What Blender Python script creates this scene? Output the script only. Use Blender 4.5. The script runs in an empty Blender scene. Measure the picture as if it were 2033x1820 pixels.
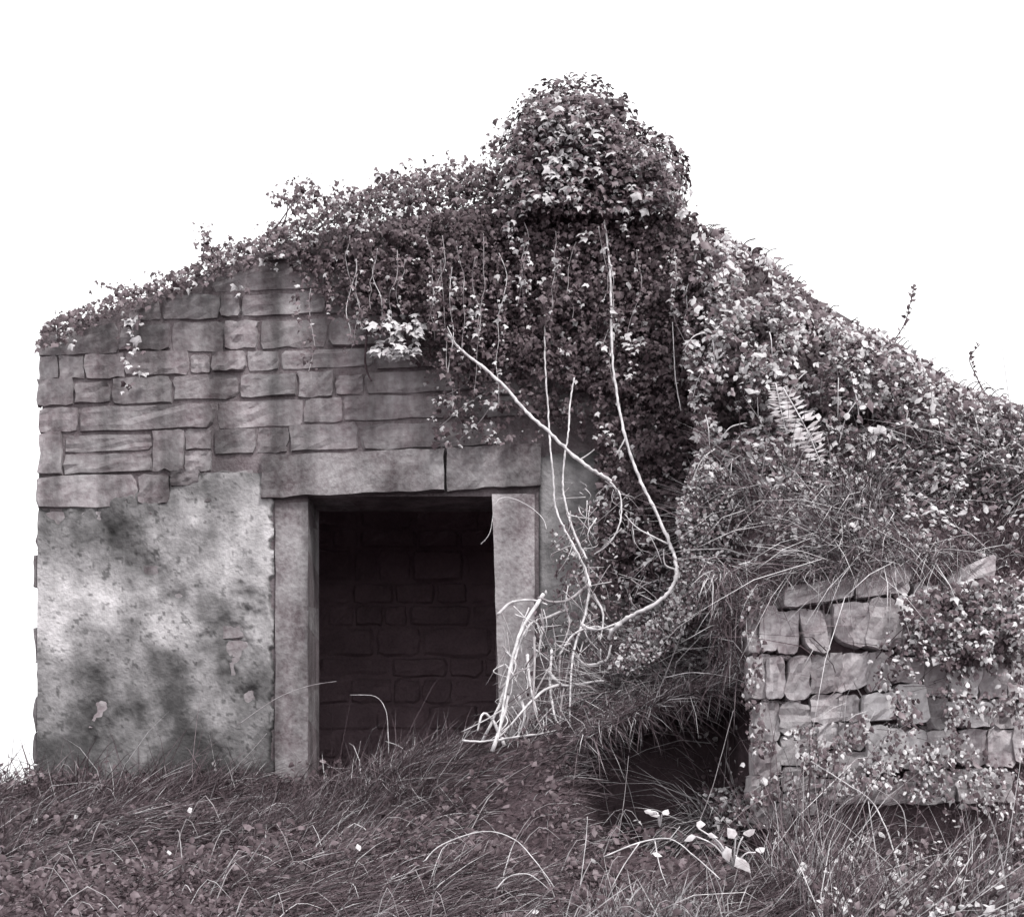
import bpy, bmesh, math, random
import numpy as np
from mathutils import Vector, Matrix

random.seed(7)
rng = np.random.default_rng(11)
C = bpy.context.scene.collection
S = bpy.context.scene

# ------------------------------------------------------------------ camera, sky, sun, exposure
CAM_Y, EYE = -8.0, -0.06
cam_d = bpy.data.cameras.new('camera')
cam = bpy.data.objects.new('camera', cam_d); C.objects.link(cam)
cam.location = (0, CAM_Y, EYE); cam.rotation_euler = (math.radians(90), 0, 0)
cam_d.sensor_width = 36; cam_d.lens = 36 * 8.0 / (2033 * 0.003)
cam_d.shift_y = (1560 - 910) / 2033.0
cam_d.clip_end = 3000
S.camera = cam

SUN_EL, SUN_AZ = math.radians(52), math.radians(140)
w = bpy.data.worlds.new('World'); S.world = w; w.use_nodes = True
nt = w.node_tree; nt.nodes.clear()
wo = nt.nodes.new('ShaderNodeOutputWorld'); bg = nt.nodes.new('ShaderNodeBackground')
sky = nt.nodes.new('ShaderNodeTexSky'); sky.sky_type = 'NISHITA'; sky.sun_disc = False
sky.sun_elevation = SUN_EL; sky.sun_rotation = SUN_AZ; sky.dust_density = 1.0; sky.air_density = 1.0
hs = nt.nodes.new('ShaderNodeHueSaturation'); hs.inputs['Saturation'].default_value = 0.0
hs.inputs['Value'].default_value = 1.0
ov = nt.nodes.new('ShaderNodeMix'); ov.data_type = 'RGBA'; ov.inputs[0].default_value = 0.72   # thin even overcast
ov.inputs[7].default_value = (5.2, 5.2, 5.25, 1)
nt.links.new(sky.outputs[0], hs.inputs['Color']); nt.links.new(hs.outputs[0], ov.inputs[6]); nt.links.new(ov.outputs[2], bg.inputs[0])
bg.inputs[1].default_value = 0.13
nt.links.new(bg.outputs[0], wo.inputs[0])
sd = bpy.data.lights.new('sun', 'SUN'); sd.energy = 1.3; sd.angle = math.radians(10); sd.color = (1, 0.985, 0.96)
so = bpy.data.objects.new('sun', sd); C.objects.link(so)
sv = Vector((math.sin(SUN_AZ) * math.cos(SUN_EL), math.cos(SUN_AZ) * math.cos(SUN_EL), math.sin(SUN_EL)))
so.rotation_euler = sv.to_track_quat('Z', 'Y').to_euler(); so.location = sv * 30
S.view_settings.view_transform = 'Standard'; S.view_settings.look = 'None'
S.view_settings.gamma = 1; S.view_settings.use_curve_mapping = False
S.view_settings.exposure = 1.36

# ------------------------------------------------------------------ helpers
K = 0.003
def PX(px, t=1.0): return (px - 1016.5) * K * t
def PZ(py, t=1.0): return EYE + (1560 - py) * K * t
def at(px, py, Y=0.0):
    t = (Y - CAM_Y) / 8.0
    return Vector((PX(px, t), Y, PZ(py, t)))
def sstep(a, b, x):
    t = np.clip((x - a) / (b - a), 0, 1); return t * t * (3 - 2 * t)

_perm = np.random.default_rng(3).random((256, 256))
def vnoise(x, y):
    xi = np.floor(x).astype(int); yi = np.floor(y).astype(int)
    fx = x - xi; fy = y - yi; fx = fx * fx * (3 - 2 * fx); fy = fy * fy * (3 - 2 * fy)
    g = lambda a, b: _perm[a % 256, b % 256]
    return (g(xi, yi) * (1 - fx) + g(xi + 1, yi) * fx) * (1 - fy) + (g(xi, yi + 1) * (1 - fx) + g(xi + 1, yi + 1) * fx) * fy
def fbm(x, y, o=4):
    s = 0; a = 0.5
    for k in range(o):
        s = s + a * vnoise(x * 2 ** k + 17.3 * k, y * 2 ** k + 9.1 * k); a *= 0.5
    return s / (1 - 0.5 ** o)

def ink(v):
    """grey of the print: darks are a plum black, lights neutral"""
    k = float(sstep(0.0, 0.34, np.array(v)))
    r, g, b = 1.22 + (1.01 - 1.22) * k, 0.83 + (0.97 - 0.83) * k, 0.96 + (1.0 - 0.96) * k
    return (min(1, v * r), min(1, v * g), min(1, v * b), 1)

def nodes(name):
    m = bpy.data.materials.new(name); m.use_nodes = True
    t = m.node_tree; b = t.nodes['Principled BSDF']
    return m, t, b

def rough_mat(name, lo, hi, scale=6, bump=0.4, rough=0.9, vary=0.35, fine=60, attr=None, tint=None, streak=0):
    m, t, b = nodes(name); L = t.links.new
    tc = t.nodes.new('ShaderNodeTexCoord')
    n1 = t.nodes.new('ShaderNodeTexNoise'); n1.inputs['Scale'].default_value = scale
    n1.inputs['Detail'].default_value = 8; n1.inputs['Roughness'].default_value = 0.65
    n2 = t.nodes.new('ShaderNodeTexNoise'); n2.inputs['Scale'].default_value = fine; n2.inputs['Detail'].default_value = 6
    geo = t.nodes.new('ShaderNodeNewGeometry')
    L(geo.outputs['Position'], n1.inputs['Vector']); L(geo.outputs['Position'], n2.inputs['Vector'])
    mx = t.nodes.new('ShaderNodeMath'); mx.operation = 'MULTIPLY_ADD'; mx.inputs[1].default_value = 0.65
    L(n1.outputs[0], mx.inputs[0])
    m2 = t.nodes.new('ShaderNodeMath'); m2.operation = 'MULTIPLY'; m2.inputs[1].default_value = 0.35
    L(n2.outputs[0], m2.inputs[0]); L(m2.outputs[0], mx.inputs[2])
    r = t.nodes.new('ShaderNodeValToRGB'); e = r.color_ramp.elements
    e[0].position = 0.32; e[0].color = ink(lo); e[1].position = 0.68; e[1].color = ink(hi)
    if tint:
        for q_, v_ in ((0, lo), (1, hi)): e[q_].color = (v_ * tint[0], v_ * tint[1], v_ * tint[2], 1)
    L(mx.outputs[0], r.inputs[0])
    col = r.outputs[0]
    if vary:
        oi = t.nodes.new('ShaderNodeObjectInfo')
        mr = t.nodes.new('ShaderNodeMapRange'); mr.inputs[3].default_value = 1 - vary; mr.inputs[4].default_value = 1 + vary
        L(oi.outputs['Random'], mr.inputs[0])
        mm = t.nodes.new('ShaderNodeMix'); mm.data_type = 'RGBA'; mm.blend_type = 'MULTIPLY'; mm.inputs[0].default_value = 1
        L(col, mm.inputs[6]); L(mr.outputs[0], mm.inputs[7]); col = mm.outputs[2]
    if streak:                                               # rain-washed dark runs down the face
        mp = t.nodes.new('ShaderNodeMapping'); mp.inputs['Scale'].default_value = (5.5, 5.5, .9); L(geo.outputs['Position'], mp.inputs['Vector'])
        n3 = t.nodes.new('ShaderNodeTexNoise'); n3.inputs['Scale'].default_value = 1.0; n3.inputs['Detail'].default_value = 6; L(mp.outputs[0], n3.inputs['Vector'])
        r3 = t.nodes.new('ShaderNodeValToRGB'); r3.color_ramp.elements[0].position = .36; r3.color_ramp.elements[1].position = .60
        r3.color_ramp.elements[0].color = (1 - streak,) * 3 + (1,); r3.color_ramp.elements[1].color = (1, 1, 1, 1); L(n3.outputs[0], r3.inputs[0])
        mm = t.nodes.new('ShaderNodeMix'); mm.data_type = 'RGBA'; mm.blend_type = 'MULTIPLY'; mm.inputs[0].default_value = 1
        L(col, mm.inputs[6]); L(r3.outputs[0], mm.inputs[7]); col = mm.outputs[2]
    if attr:
        at_ = t.nodes.new('ShaderNodeAttribute'); at_.attribute_name = attr
        mm = t.nodes.new('ShaderNodeMix'); mm.data_type = 'RGBA'; mm.blend_type = 'MULTIPLY'; mm.inputs[0].default_value = 1
        L(col, mm.inputs[6]); L(at_.outputs['Fac'], mm.inputs[7]); col = mm.outputs[2]
    L(col, b.inputs['Base Color']); b.inputs['Roughness'].default_value = rough
    b.inputs['Specular IOR Level'].default_value = 0.25
    if bump:
        bp = t.nodes.new('ShaderNodeBump'); bp.inputs['Strength'].default_value = bump; bp.inputs['Distance'].default_value = 0.02
        L(mx.outputs[0], bp.inputs['Height']); L(bp.outputs[0], b.inputs['Normal'])
    return m

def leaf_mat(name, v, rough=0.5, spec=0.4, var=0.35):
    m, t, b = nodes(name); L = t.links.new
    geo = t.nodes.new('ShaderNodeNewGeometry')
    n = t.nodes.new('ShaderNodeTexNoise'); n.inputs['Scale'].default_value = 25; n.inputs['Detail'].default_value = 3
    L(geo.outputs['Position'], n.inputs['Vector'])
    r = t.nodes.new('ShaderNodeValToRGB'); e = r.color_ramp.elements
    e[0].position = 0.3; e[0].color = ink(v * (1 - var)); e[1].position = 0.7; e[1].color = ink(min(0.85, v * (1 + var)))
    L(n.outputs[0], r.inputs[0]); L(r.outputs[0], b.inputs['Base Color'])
    b.inputs['Roughness'].default_value = rough; b.inputs['Specular IOR Level'].default_value = spec
    return m

M = dict(
    stone=rough_mat('rubble_stone', 0.11, 0.38, 2.6, 1.0, vary=0.24, fine=32, streak=.62),
    mortar=rough_mat('earth_mortar', 0.07, 0.24, 9, 0.8, vary=0, streak=.5),
    plaster=rough_mat('lime_plaster', 0.38, 0.72, 6, 1.0, vary=0, fine=45, attr='stain_tone', streak=.25),
    dressed=rough_mat('dressed_stone', 0.07, 0.36, 3.4, 1.0, vary=0.0, fine=38, streak=.5),
    jamb=rough_mat('worn_jamb_stone', 0.12, 0.56, 4.5, 1.0, vary=0.0, fine=38, streak=.35),
    inner=rough_mat('plum_inner_wall', 0.12, 0.22, 2.2, 1.0, vary=.1, tint=(1.15, .82, .93)),  # even plum-tinted grey for the inner masonry
    earth=rough_mat('dark_earth', 0.03, 0.085, 4, 0.8, vary=0),
    field_stone=rough_mat('field_stone', 0.18, 0.50, 6, 1.0, vary=0.25, fine=40),
    pale_stone=rough_mat('lichen_whitened_stone', 0.42, 0.80, 7, 0.9, vary=0.12, fine=40),
    slate=rough_mat('old_slate', 0.08, 0.16, 6, 0.3, vary=0.2),
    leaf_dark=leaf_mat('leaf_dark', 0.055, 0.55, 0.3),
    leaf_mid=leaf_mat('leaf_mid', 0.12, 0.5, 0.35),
    leaf_pale_glint=leaf_mat('leaf_pale_glint', 0.46, 0.5, 0.35, 0.3),  # pale leaves; sky glints on foliage are put into this lighter albedo
    leaf_dry=leaf_mat('leaf_dry', 0.38, 0.6, 0.3, 0.4),
    stem=leaf_mat('pale_bark', 0.56, 0.8, 0.15, 0.35),
    stem_grey=leaf_mat('grey_bark', 0.30, 0.7, 0.2, 0.3),
    stem_dark=leaf_mat('dark_bark', 0.06, 0.8, 0.2, 0.3),
    grass=leaf_mat('grass_blade', 0.14, 0.6, 0.3, 0.45),
    grass_dark=leaf_mat('grass_blade_dark', 0.075, 0.6, 0.3, 0.4),
    grass_pale=leaf_mat('grass_blade_dry', 0.48, 0.6, 0.3, 0.3),
)

def link(name, me, mat, parent=None, smooth=False):
    o = bpy.data.objects.new(name, me); C.objects.link(o)
    if mat is not None:
        for mm in (mat if isinstance(mat, (list, tuple)) else [mat]):
            if mm.name not in [x.name for x in me.materials if x]: me.materials.append(mm)
    if parent is not None:
        o.parent = parent; o.location = -parent.location
    if smooth: me.polygons.foreach_set('use_smooth', [True] * len(me.polygons))
    return o
def thing(name, label, cat, loc=(0, 0, 0), group=None):
    o = bpy.data.objects.new(name, None); C.objects.link(o); o.location = loc; o.empty_display_size = 0.1
    return tag(o, label, cat, group)
def tag(o, label, cat=None, group=None, kind=None):
    if label: o['label'] = label
    if cat: o['category'] = cat
    if group: o['group'] = group
    if kind: o['kind'] = kind
    return o
def mesh(name, V, F):
    me = bpy.data.meshes.new(name); me.from_pydata([tuple(v) for v in V], [], F); me.update(); return me
def fast_mesh(name, V, F, mi=None):
    """V (n,3), F (m,3) int"""
    me = bpy.data.meshes.new(name); V = np.asarray(V, np.float32); F = np.asarray(F, np.int32)
    n, k = F.shape
    me.vertices.add(len(V)); me.vertices.foreach_set('co', V.ravel())
    me.loops.add(n * k); me.loops.foreach_set('vertex_index', F.ravel())
    me.polygons.add(n); me.polygons.foreach_set('loop_start', np.arange(n, dtype=np.int32) * k)
    if mi is not None: me.polygons.foreach_set('material_index', np.asarray(mi, np.int32))
    me.update(calc_edges=True); me.validate(); return me

def prism(polys, y0, y1):
    """closed prisms: each polygon in (x, z), extruded between y0 and y1"""
    V, F = [], []
    for p in polys:
        b = len(V); n = len(p)
        V += [(x, y0, z) for x, z in p] + [(x, y1, z) for x, z in p]
        F += [list(range(b, b + n)), list(range(b + 2 * n - 1, b + n - 1, -1))]
        F += [[b + i, b + n + i, b + n + (i + 1) % n, b + (i + 1) % n] for i in range(n)]
    return V, F

def stone_mesh(quad, y_back, proud, rough=0.004, seed=0, rnd=0.05, nu=5, nv=4, corner_k=.10, jag=.018, ins=.025):
    """one stone: quad corners (x,z) bl, br, tr, tl; split front, chipped arrises"""
    r = np.random.default_rng(seed)
    us = np.concatenate([[0, ins], np.linspace(0, 1, nu - 1)[1:-1], [1 - ins, 1]]); vs = np.concatenate([[0, ins * 1.6], np.linspace(0, 1, nv - 1)[1:-1], [1 - ins * 1.6, 1]])
    q = np.array(quad, float); wd = np.linalg.norm(q[1] - q[0]); ht = np.linalg.norm(q[3] - q[0]); c = q.mean(0)
    V = []; a, b = len(us), len(vs)
    tx, tz = r.normal(0, .16, 2) * proud
    ck = corner_k * (0.3 + 1.3 * r.random(4))
    eb = r.normal(0, 1, (4, max(a, b))) * min(wd, ht) * jag
    for j, v in enumerate(vs):
        for i, u in enumerate(us):
            p = (q[0] * (1 - u) + q[1] * u) * (1 - v) + (q[3] * (1 - u) + q[2] * u) * v
            eu, ev = abs(2 * u - 1), abs(2 * v - 1)
            kk = ck[(0 if u < .5 else 1) + (0 if v < .5 else 2)]
            p = p + (c - p) * max(0, eu + ev - 1.55) / .45 * kk
            p = p + np.array([0, 1]) * (eb[0, i] * (1 - v) ** 3 + eb[1, i] * v ** 3) + np.array([1, 0]) * (eb[2, j] * (1 - u) ** 3 + eb[3, j] * u ** 3)
            if i in (0, a - 1) or j in (0, b - 1): y = y_back
            else:
                e = max(eu, ev)
                y = -proud * (1 - rnd * 2.5 * max(0, e - .5)) + r.normal(0, rough) + tx * (2 * u - 1) + tz * (2 * v - 1)
            V.append((p[0], y, p[1]))
    F = []
    for j in range(b - 1):
        for i in range(a - 1):
            k = j * a + i; F.append((k, k + 1, k + a + 1, k + a))
    return V, F
def soft_front(o, nu=5, nv=4):
    nu, nv = nu + 1 - 1, nv
    me = o.data; n = len(me.polygons)
    cols = nu; rows = n // cols
    me.polygons.foreach_set('use_smooth', [0 < (k % cols) < cols - 1 and 0 < (k // cols) < rows - 1 for k in range(n)])
    return o

def tube_mesh(pts, r0, r1, sides=7, wob=0.0, sub=5):
    P = [Vector(p) for p in pts]; Q = []
    for i in range(len(P) - 1):
        a, b, c, d = P[max(0, i - 1)], P[i], P[i + 1], P[min(len(P) - 1, i + 2)]
        for k in range(sub):
            t = k / sub
            Q.append(0.5 * ((2 * b) + (c - a) * t + (2 * a - 5 * b + 4 * c - d) * t * t + (3 * b - a - 3 * c + d) * t ** 3))
    Q.append(P[-1])
    V, F = [], []; n = len(Q); prev = Vector((0.13, 1, 0.21))
    for i, p in enumerate(Q):
        tg = (Q[min(i + 1, n - 1)] - Q[max(i - 1, 0)]).normalized()
        u = (prev - tg * prev.dot(tg))
        u = u.normalized() if u.length > 1e-4 else tg.orthogonal().normalized(); v = tg.cross(u); prev = u
        r = r0 + (r1 - r0) * i / (n - 1); r *= 1 + random.uniform(-wob, wob)
        jx = Vector((random.gauss(0, 1), random.gauss(0, 1), random.gauss(0, 1))) * r * wob * 1.2
        for s in range(sides):
            a = 2 * math.pi * s / sides
            V.append(p + jx + u * math.cos(a) * r + v * math.sin(a) * r)
    for i in range(n - 1):
        for s in range(sides):
            F.append((i * sides + s, i * sides + (s + 1) % sides, (i + 1) * sides + (s + 1) % sides, (i + 1) * sides + s))
    F.append(tuple(range(sides - 1, -1, -1))); F.append(tuple(range((n - 1) * sides, n * sides)))
    return mesh('stem', V, F)
def tube(name, pts, r0, r1, mat, parent=None, sides=7, wob=0.08, sub=5):
    return link(name, tube_mesh(pts, r0, r1, sides, wob, sub), mat, parent, True)

# leaf templates: fan about vertex 0, tip along +y, face along +z
IVY = (np.array([(0, .36, .03), (0, 0, -.02), (-.34, .02, -.10), (-.56, .38, -.16), (-.25, .52, -.03), (0, 1, -.16), (.25, .52, -.03), (.56, .38, -.16), (.34, .02, -.10)], float),
       [(0, i, i + 1) for i in range(1, 8)] + [(0, 8, 1)])
OVAL = (np.array([(0, .45, .06), (0, 0, 0), (-.30, .28, -.06), (-.27, .62, -.08), (0, 1, -.12), (.27, .62, -.08), (.30, .28, -.06)], float),
        [(0, i, i + 1) for i in range(1, 6)] + [(0, 6, 1)])
NARROW = (np.array([(0, .5, .04), (0, 0, 0), (-.13, .45, -.04), (0, 1, -.08), (.13, .45, -.04)], float),
          [(0, 1, 2), (0, 2, 3), (0, 3, 4), (0, 4, 1)])
for _t in (IVY, OVAL, NARROW):
    _t[0][:, 0] *= -1  # faces wind towards +z

def frames(N, T):
    N = N / (np.linalg.norm(N, axis=1, keepdims=True) + 1e-9)
    T = T - N * np.sum(N * T, axis=1, keepdims=True)
    T = T / (np.linalg.norm(T, axis=1, keepdims=True) + 1e-9)
    return np.cross(T, N), T, N
def leaf_cloud(name, tpl, P, N, T, size, mats, midx, parent=None):
    tv, tf = tpl; X, Y_, Z = frames(N, T); k = len(tv); n = len(P)
    warp = rng.normal(0, .06, (n, k, 3))
    L = tv[None] + warp
    W = P[:, None, :] + size[:, None, None] * (L[..., 0:1] * X[:, None] + L[..., 1:2] * Y_[:, None] + L[..., 2:3] * Z[:, None])
    F = (np.array(tf)[None] + (np.arange(n) * k)[:, None, None]).reshape(-1, 3)
    me = fast_mesh(name, W.reshape(-1, 3), F, np.repeat(midx, len(tf)))
    for m in mats: me.materials.append(m)
    o = bpy.data.objects.new(name, me); C.objects.link(o)
    if parent is not None: o.parent = parent; o.location = -parent.location
    o['kind'] = 'stuff'
    return o
_leafmesh = {}
def leaf_parts(tplname, tpl, P, N, T, size, mats, midx, parent, name='leaf'):
    X, Y_, Z = frames(N, T)
    for i in range(len(P)):
        key = (tplname, mats[midx[i]].name, i % 5)
        if key not in _leafmesh:
            me = mesh(tplname, tpl[0] + np.random.default_rng(i).normal(0, .05, tpl[0].shape), [tuple(f) for f in tpl[1]])
            me.materials.append(mats[midx[i]]); me.polygons.foreach_set('use_smooth', [True] * len(me.polygons)); _leafmesh[key] = me
        o = bpy.data.objects.new(name, _leafmesh[key]); C.objects.link(o); o.parent = parent
        s = size[i]; m = Matrix.Identity(4)
        for r in range(3):
            m[r][0] = X[i][r] * s; m[r][1] = Y_[i][r] * s; m[r][2] = Z[i][r] * s
            m[r][3] = P[i][r] - parent.location[r]
        o.matrix_basis = m
def foliage(parent, tplname, P, N, T, size, mats, midx, n_parts=0, stuff_name='leaves'):
    tpl = dict(ivy_leaf=IVY, oval_leaf=OVAL, narrow_leaf=NARROW)[tplname]
    if n_parts:
        score = size * (1 + 0.6 * (midx == len(mats) - 1)) * rng.uniform(.8, 1.2, len(P)) - 0.02 * P[:, 1]
        order = np.argsort(-score); a, b = order[:n_parts], order[n_parts:]
        leaf_parts(tplname, tpl, P[a], N[a], T[a], size[a], mats, midx[a], parent)
    else: b = np.arange(len(P))
    if len(b): return leaf_cloud(stuff_name, tpl, P[b], N[b], T[b], size[b], mats, midx[b], parent)

def blades(name, P, D, length, width, bend, mats, midx, parent=None):
    """grass: base P, growth direction D, droop vector bend"""
    n = len(P); D = D / np.linalg.norm(D, axis=1, keepdims=True)
    side = np.cross(D, rng.normal(0, 1, (n, 3))); side /= np.linalg.norm(side, axis=1, keepdims=True) + 1e-9
    ts = [0, .4, .75, 1]; ws = [1, .85, .55, 0]; rows = []
    for t_, w_ in zip(ts, ws):
        c = P + D * (length * t_)[:, None] + bend * (length * t_ * t_)[:, None]
        if w_: rows += [c - side * (width * w_ / 2)[:, None], c + side * (width * w_ / 2)[:, None]]
        else: rows += [c]
    V = np.stack(rows, 1); tf = np.array([(0, 1, 3), (0, 3, 2), (2, 3, 5), (2, 5, 4), (4, 5, 6)])
    F = (tf[None] + (np.arange(n) * 7)[:, None, None]).reshape(-1, 3)
    me = fast_mesh(name, V.reshape(-1, 3), F, np.repeat(midx, 5))
    for m in mats: me.materials.append(m)
    o = bpy.data.objects.new(name, me); C.objects.link(o); o['kind'] = 'stuff'
    if parent is not None: o.parent = parent; o.location = -parent.location
    return o
def pick(n, probs): return rng.choice(len(probs), size=n, p=np.array(probs) / sum(probs))
def inpoly(px, py, poly):
    r = np.zeros(len(px), bool); n = len(poly)
    for i in range(n):
        x1, y1 = poly[i]; x2, y2 = poly[(i + 1) % n]
        c = ((y1 > py) != (y2 > py)) & (px < (x2 - x1) * (py - y1) / (y2 - y1 + 1e-9) + x1)
        r ^= c
    return r
def scatter(poly, n):
    xs, ys = [p[0] for p in poly], [p[1] for p in poly]; X = np.empty(0); Y = np.empty(0)
    while len(X) < n:
        a = rng.uniform(min(xs), max(xs), n * 2); b = rng.uniform(min(ys), max(ys), n * 2); k = inpoly(a, b, poly)
        X = np.concatenate([X, a[k]]); Y = np.concatenate([Y, b[k]])
    return X[:n], Y[:n]
def world(px, py, Y):
    t = (Y - CAM_Y) / 8.0
    return np.stack([(px - 1016.5) * K * t, Y, EYE + (1560 - py) * K * t], 1)

# ------------------------------------------------------------------ ground
BX0, BX1, BD = PX(78), PX(1990), 4.6          # the building's left and right sides and depth
def height(x, y):
    x = np.asarray(x, float); y = np.asarray(y, float)
    base = -0.05 - .10 * sstep(-.05, -.4, y) + 0.20 * np.clip(y, -8.2, 0) - 1.55 * sstep(6, 30, y)
    base = base - 0.9 * sstep(-3.0, -6.5, x)
    base = np.maximum(base, -1.69 + 0.3 * fbm(x * .1, y * .1, 2))
    base = base + (0.26 * (fbm(x * 1.0 + 5, y * 1.4 + 3) - .5) + .10 * (fbm(x * 3.1, y * 3.5) - .5)) * sstep(-.05, -.5, y)
    yf = np.interp(x, [-1.3, -.5, .2, .45, .7, 1.15, 1.3, 4], [-.25, -.35, -.75, -.62, -.50, -.50, -1.40, -1.45])
    he = np.interp(x, [-1.3, -.7, -.2, .2, .35, .9, 1.15, 1.35, 2.5, 4, 9], [-.05, 0, .10, .22, .28, .52, .66, .90, 1.0, 1.02, .9])
    sl = np.interp(x, [.3, .6, .9, 1.2, 1.6, 2.6, 4], [0, .35, 1.1, 1.3, .75, .85, .7])
    cap = np.interp(x, [.3, .6, .9, 1.2, 1.7, 2.6, 3.2, 5, 10, 40], [.27, .5, 1.0, 1.4, 1.65, 1.75, 1.65, 1.45, 1.2, .3])
    zb = np.minimum(he + sl * np.maximum(0, y - yf), np.maximum(cap, he))
    zb = zb + 0.12 * (fbm(x * 2, y * 2 + 9) - .5)
    zb = zb - 2.5 * sstep(5, 26, y)
    wf = np.interp(x, [-1.3, 0, .30, .50, 1.2, 1.3], [.5, .9, 1.0, .28, .12, .10])
    s = sstep(0, 1, (y - yf + wf) / wf)
    z = base + (zb - base) * s * sstep(-1.4, -.6, x)
    inside = (x > BX0 + .02) & (x < BX1 - .02) & (y > .06) & (y < BD - .02)
    return np.where(inside, -0.07, z)
def axis(a, b, step, far):
    core = np.arange(a, b + 1e-6, step); out = []; d = step; v = b
    while v < far: d *= 1.35; v += d; out.append(v)
    lo = []; d = step; v = a
    while v > -far: d *= 1.35; v -= d; lo.append(v)
    return np.concatenate([lo[::-1], core, out])
gx, gy = axis(-4, 5, .045, 900), axis(-4.2, .3, .045, 900)
GX, GY = np.meshgrid(gx, gy); GZ = height(GX, GY)
nx, ny = len(gx), len(gy)
ii = (np.arange(ny - 1)[:, None] * nx + np.arange(nx - 1)[None]).ravel()
g = link('ground', fast_mesh('ground', np.stack([GX, GY, GZ], -1).reshape(-1, 3), np.stack([ii, ii + 1, ii + nx + 1, ii + nx], 1)), M['earth'], smooth=True)
tag(g, 'dark earth bank climbing to the doorway and over the stone wall', kind='structure')

# ------------------------------------------------------------------ building
bld = thing('stone_building', 'roofed stone gable house with an empty square doorway and chimney', 'building', (0, 0, 0))
DL, DR = PX(612), PX(985)
def gable_top(px):
    return np.interp(px, [78, 400, 545, 700, 1040, 1340, 1990], [668, 548, 490, 446, 402, 430, 812])
TH = .45
def rect(x0, x1, z0, z1): return [(x0, z0), (x1, z0), (x1, z1), (x0, z1)]
ZB = -0.75
lz0 = PZ(985)
core = [[(PX(84), ZB), (DL, ZB), (DL, PZ(gable_top(612))), (PX(545), PZ(490)), (PX(400), PZ(548)), (PX(84), PZ(666))],
        [(DL, lz0), (DR, lz0), (DR, PZ(gable_top(985))), (PX(700), PZ(446)), (DL, PZ(gable_top(612)))],
        [(DR, ZB), (PX(1990), ZB), (PX(1990), PZ(812)), (PX(1340), PZ(430)), (PX(1040), PZ(402)), (DR, PZ(gable_top(985)))]]
wall = link('wall', mesh('wall', *prism(core, 0, TH)), M['mortar'], bld)
sides = [rect(BX0, BX0 + .45, ZB, PZ(690)), rect(BX1 - .45, BX1, ZB, PZ(830))]
for sd_ in sides: link('wall', mesh('wall', *prism([sd_], TH + .002, BD)), M['stone'], bld)
backp = [[(BX0, ZB), (BX1, ZB), (BX1, PZ(812)), (PX(1340), PZ(430)), (PX(1040), PZ(405)), (BX0, PZ(676))]]
link('wall', mesh('wall', *prism(backp, BD + .002, BD + .4)), M['stone'], bld)
# inner lining: a cross wall shortly behind the door
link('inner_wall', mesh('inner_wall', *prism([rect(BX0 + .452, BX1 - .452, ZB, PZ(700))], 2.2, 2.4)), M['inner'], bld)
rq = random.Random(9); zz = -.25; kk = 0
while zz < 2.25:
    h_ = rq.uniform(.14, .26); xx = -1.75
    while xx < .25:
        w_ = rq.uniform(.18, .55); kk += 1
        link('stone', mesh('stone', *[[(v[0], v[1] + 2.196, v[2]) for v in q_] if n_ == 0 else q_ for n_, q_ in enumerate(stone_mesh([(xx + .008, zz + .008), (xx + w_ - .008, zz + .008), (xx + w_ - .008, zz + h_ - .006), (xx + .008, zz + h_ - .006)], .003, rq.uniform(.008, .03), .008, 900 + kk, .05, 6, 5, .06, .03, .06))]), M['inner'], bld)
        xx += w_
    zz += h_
# roof slabs between the gables, a little below the coping
def roof_side(a, b):
    (x0, z0), (x1, z1) = a, b
    return prism([[(x0, z0 - .16), (x1, z1 - .16), (x1, z1 - .08), (x0, z0 - .08)]], TH + .003, 2.12)
link('roof', mesh('roof', *roof_side((BX0 - .0, PZ(676)), (PX(1040) - .003, PZ(404)))), M['slate'], bld)
link('roof', mesh('roof', *roof_side((PX(1340), PZ(430)), (BX1, PZ(812)))), M['slate'], bld)
link('roof', mesh('roof', *roof_side((PX(1040), PZ(405)), (PX(1340) - .003, PZ(430)))), M['slate'], bld)

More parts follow.
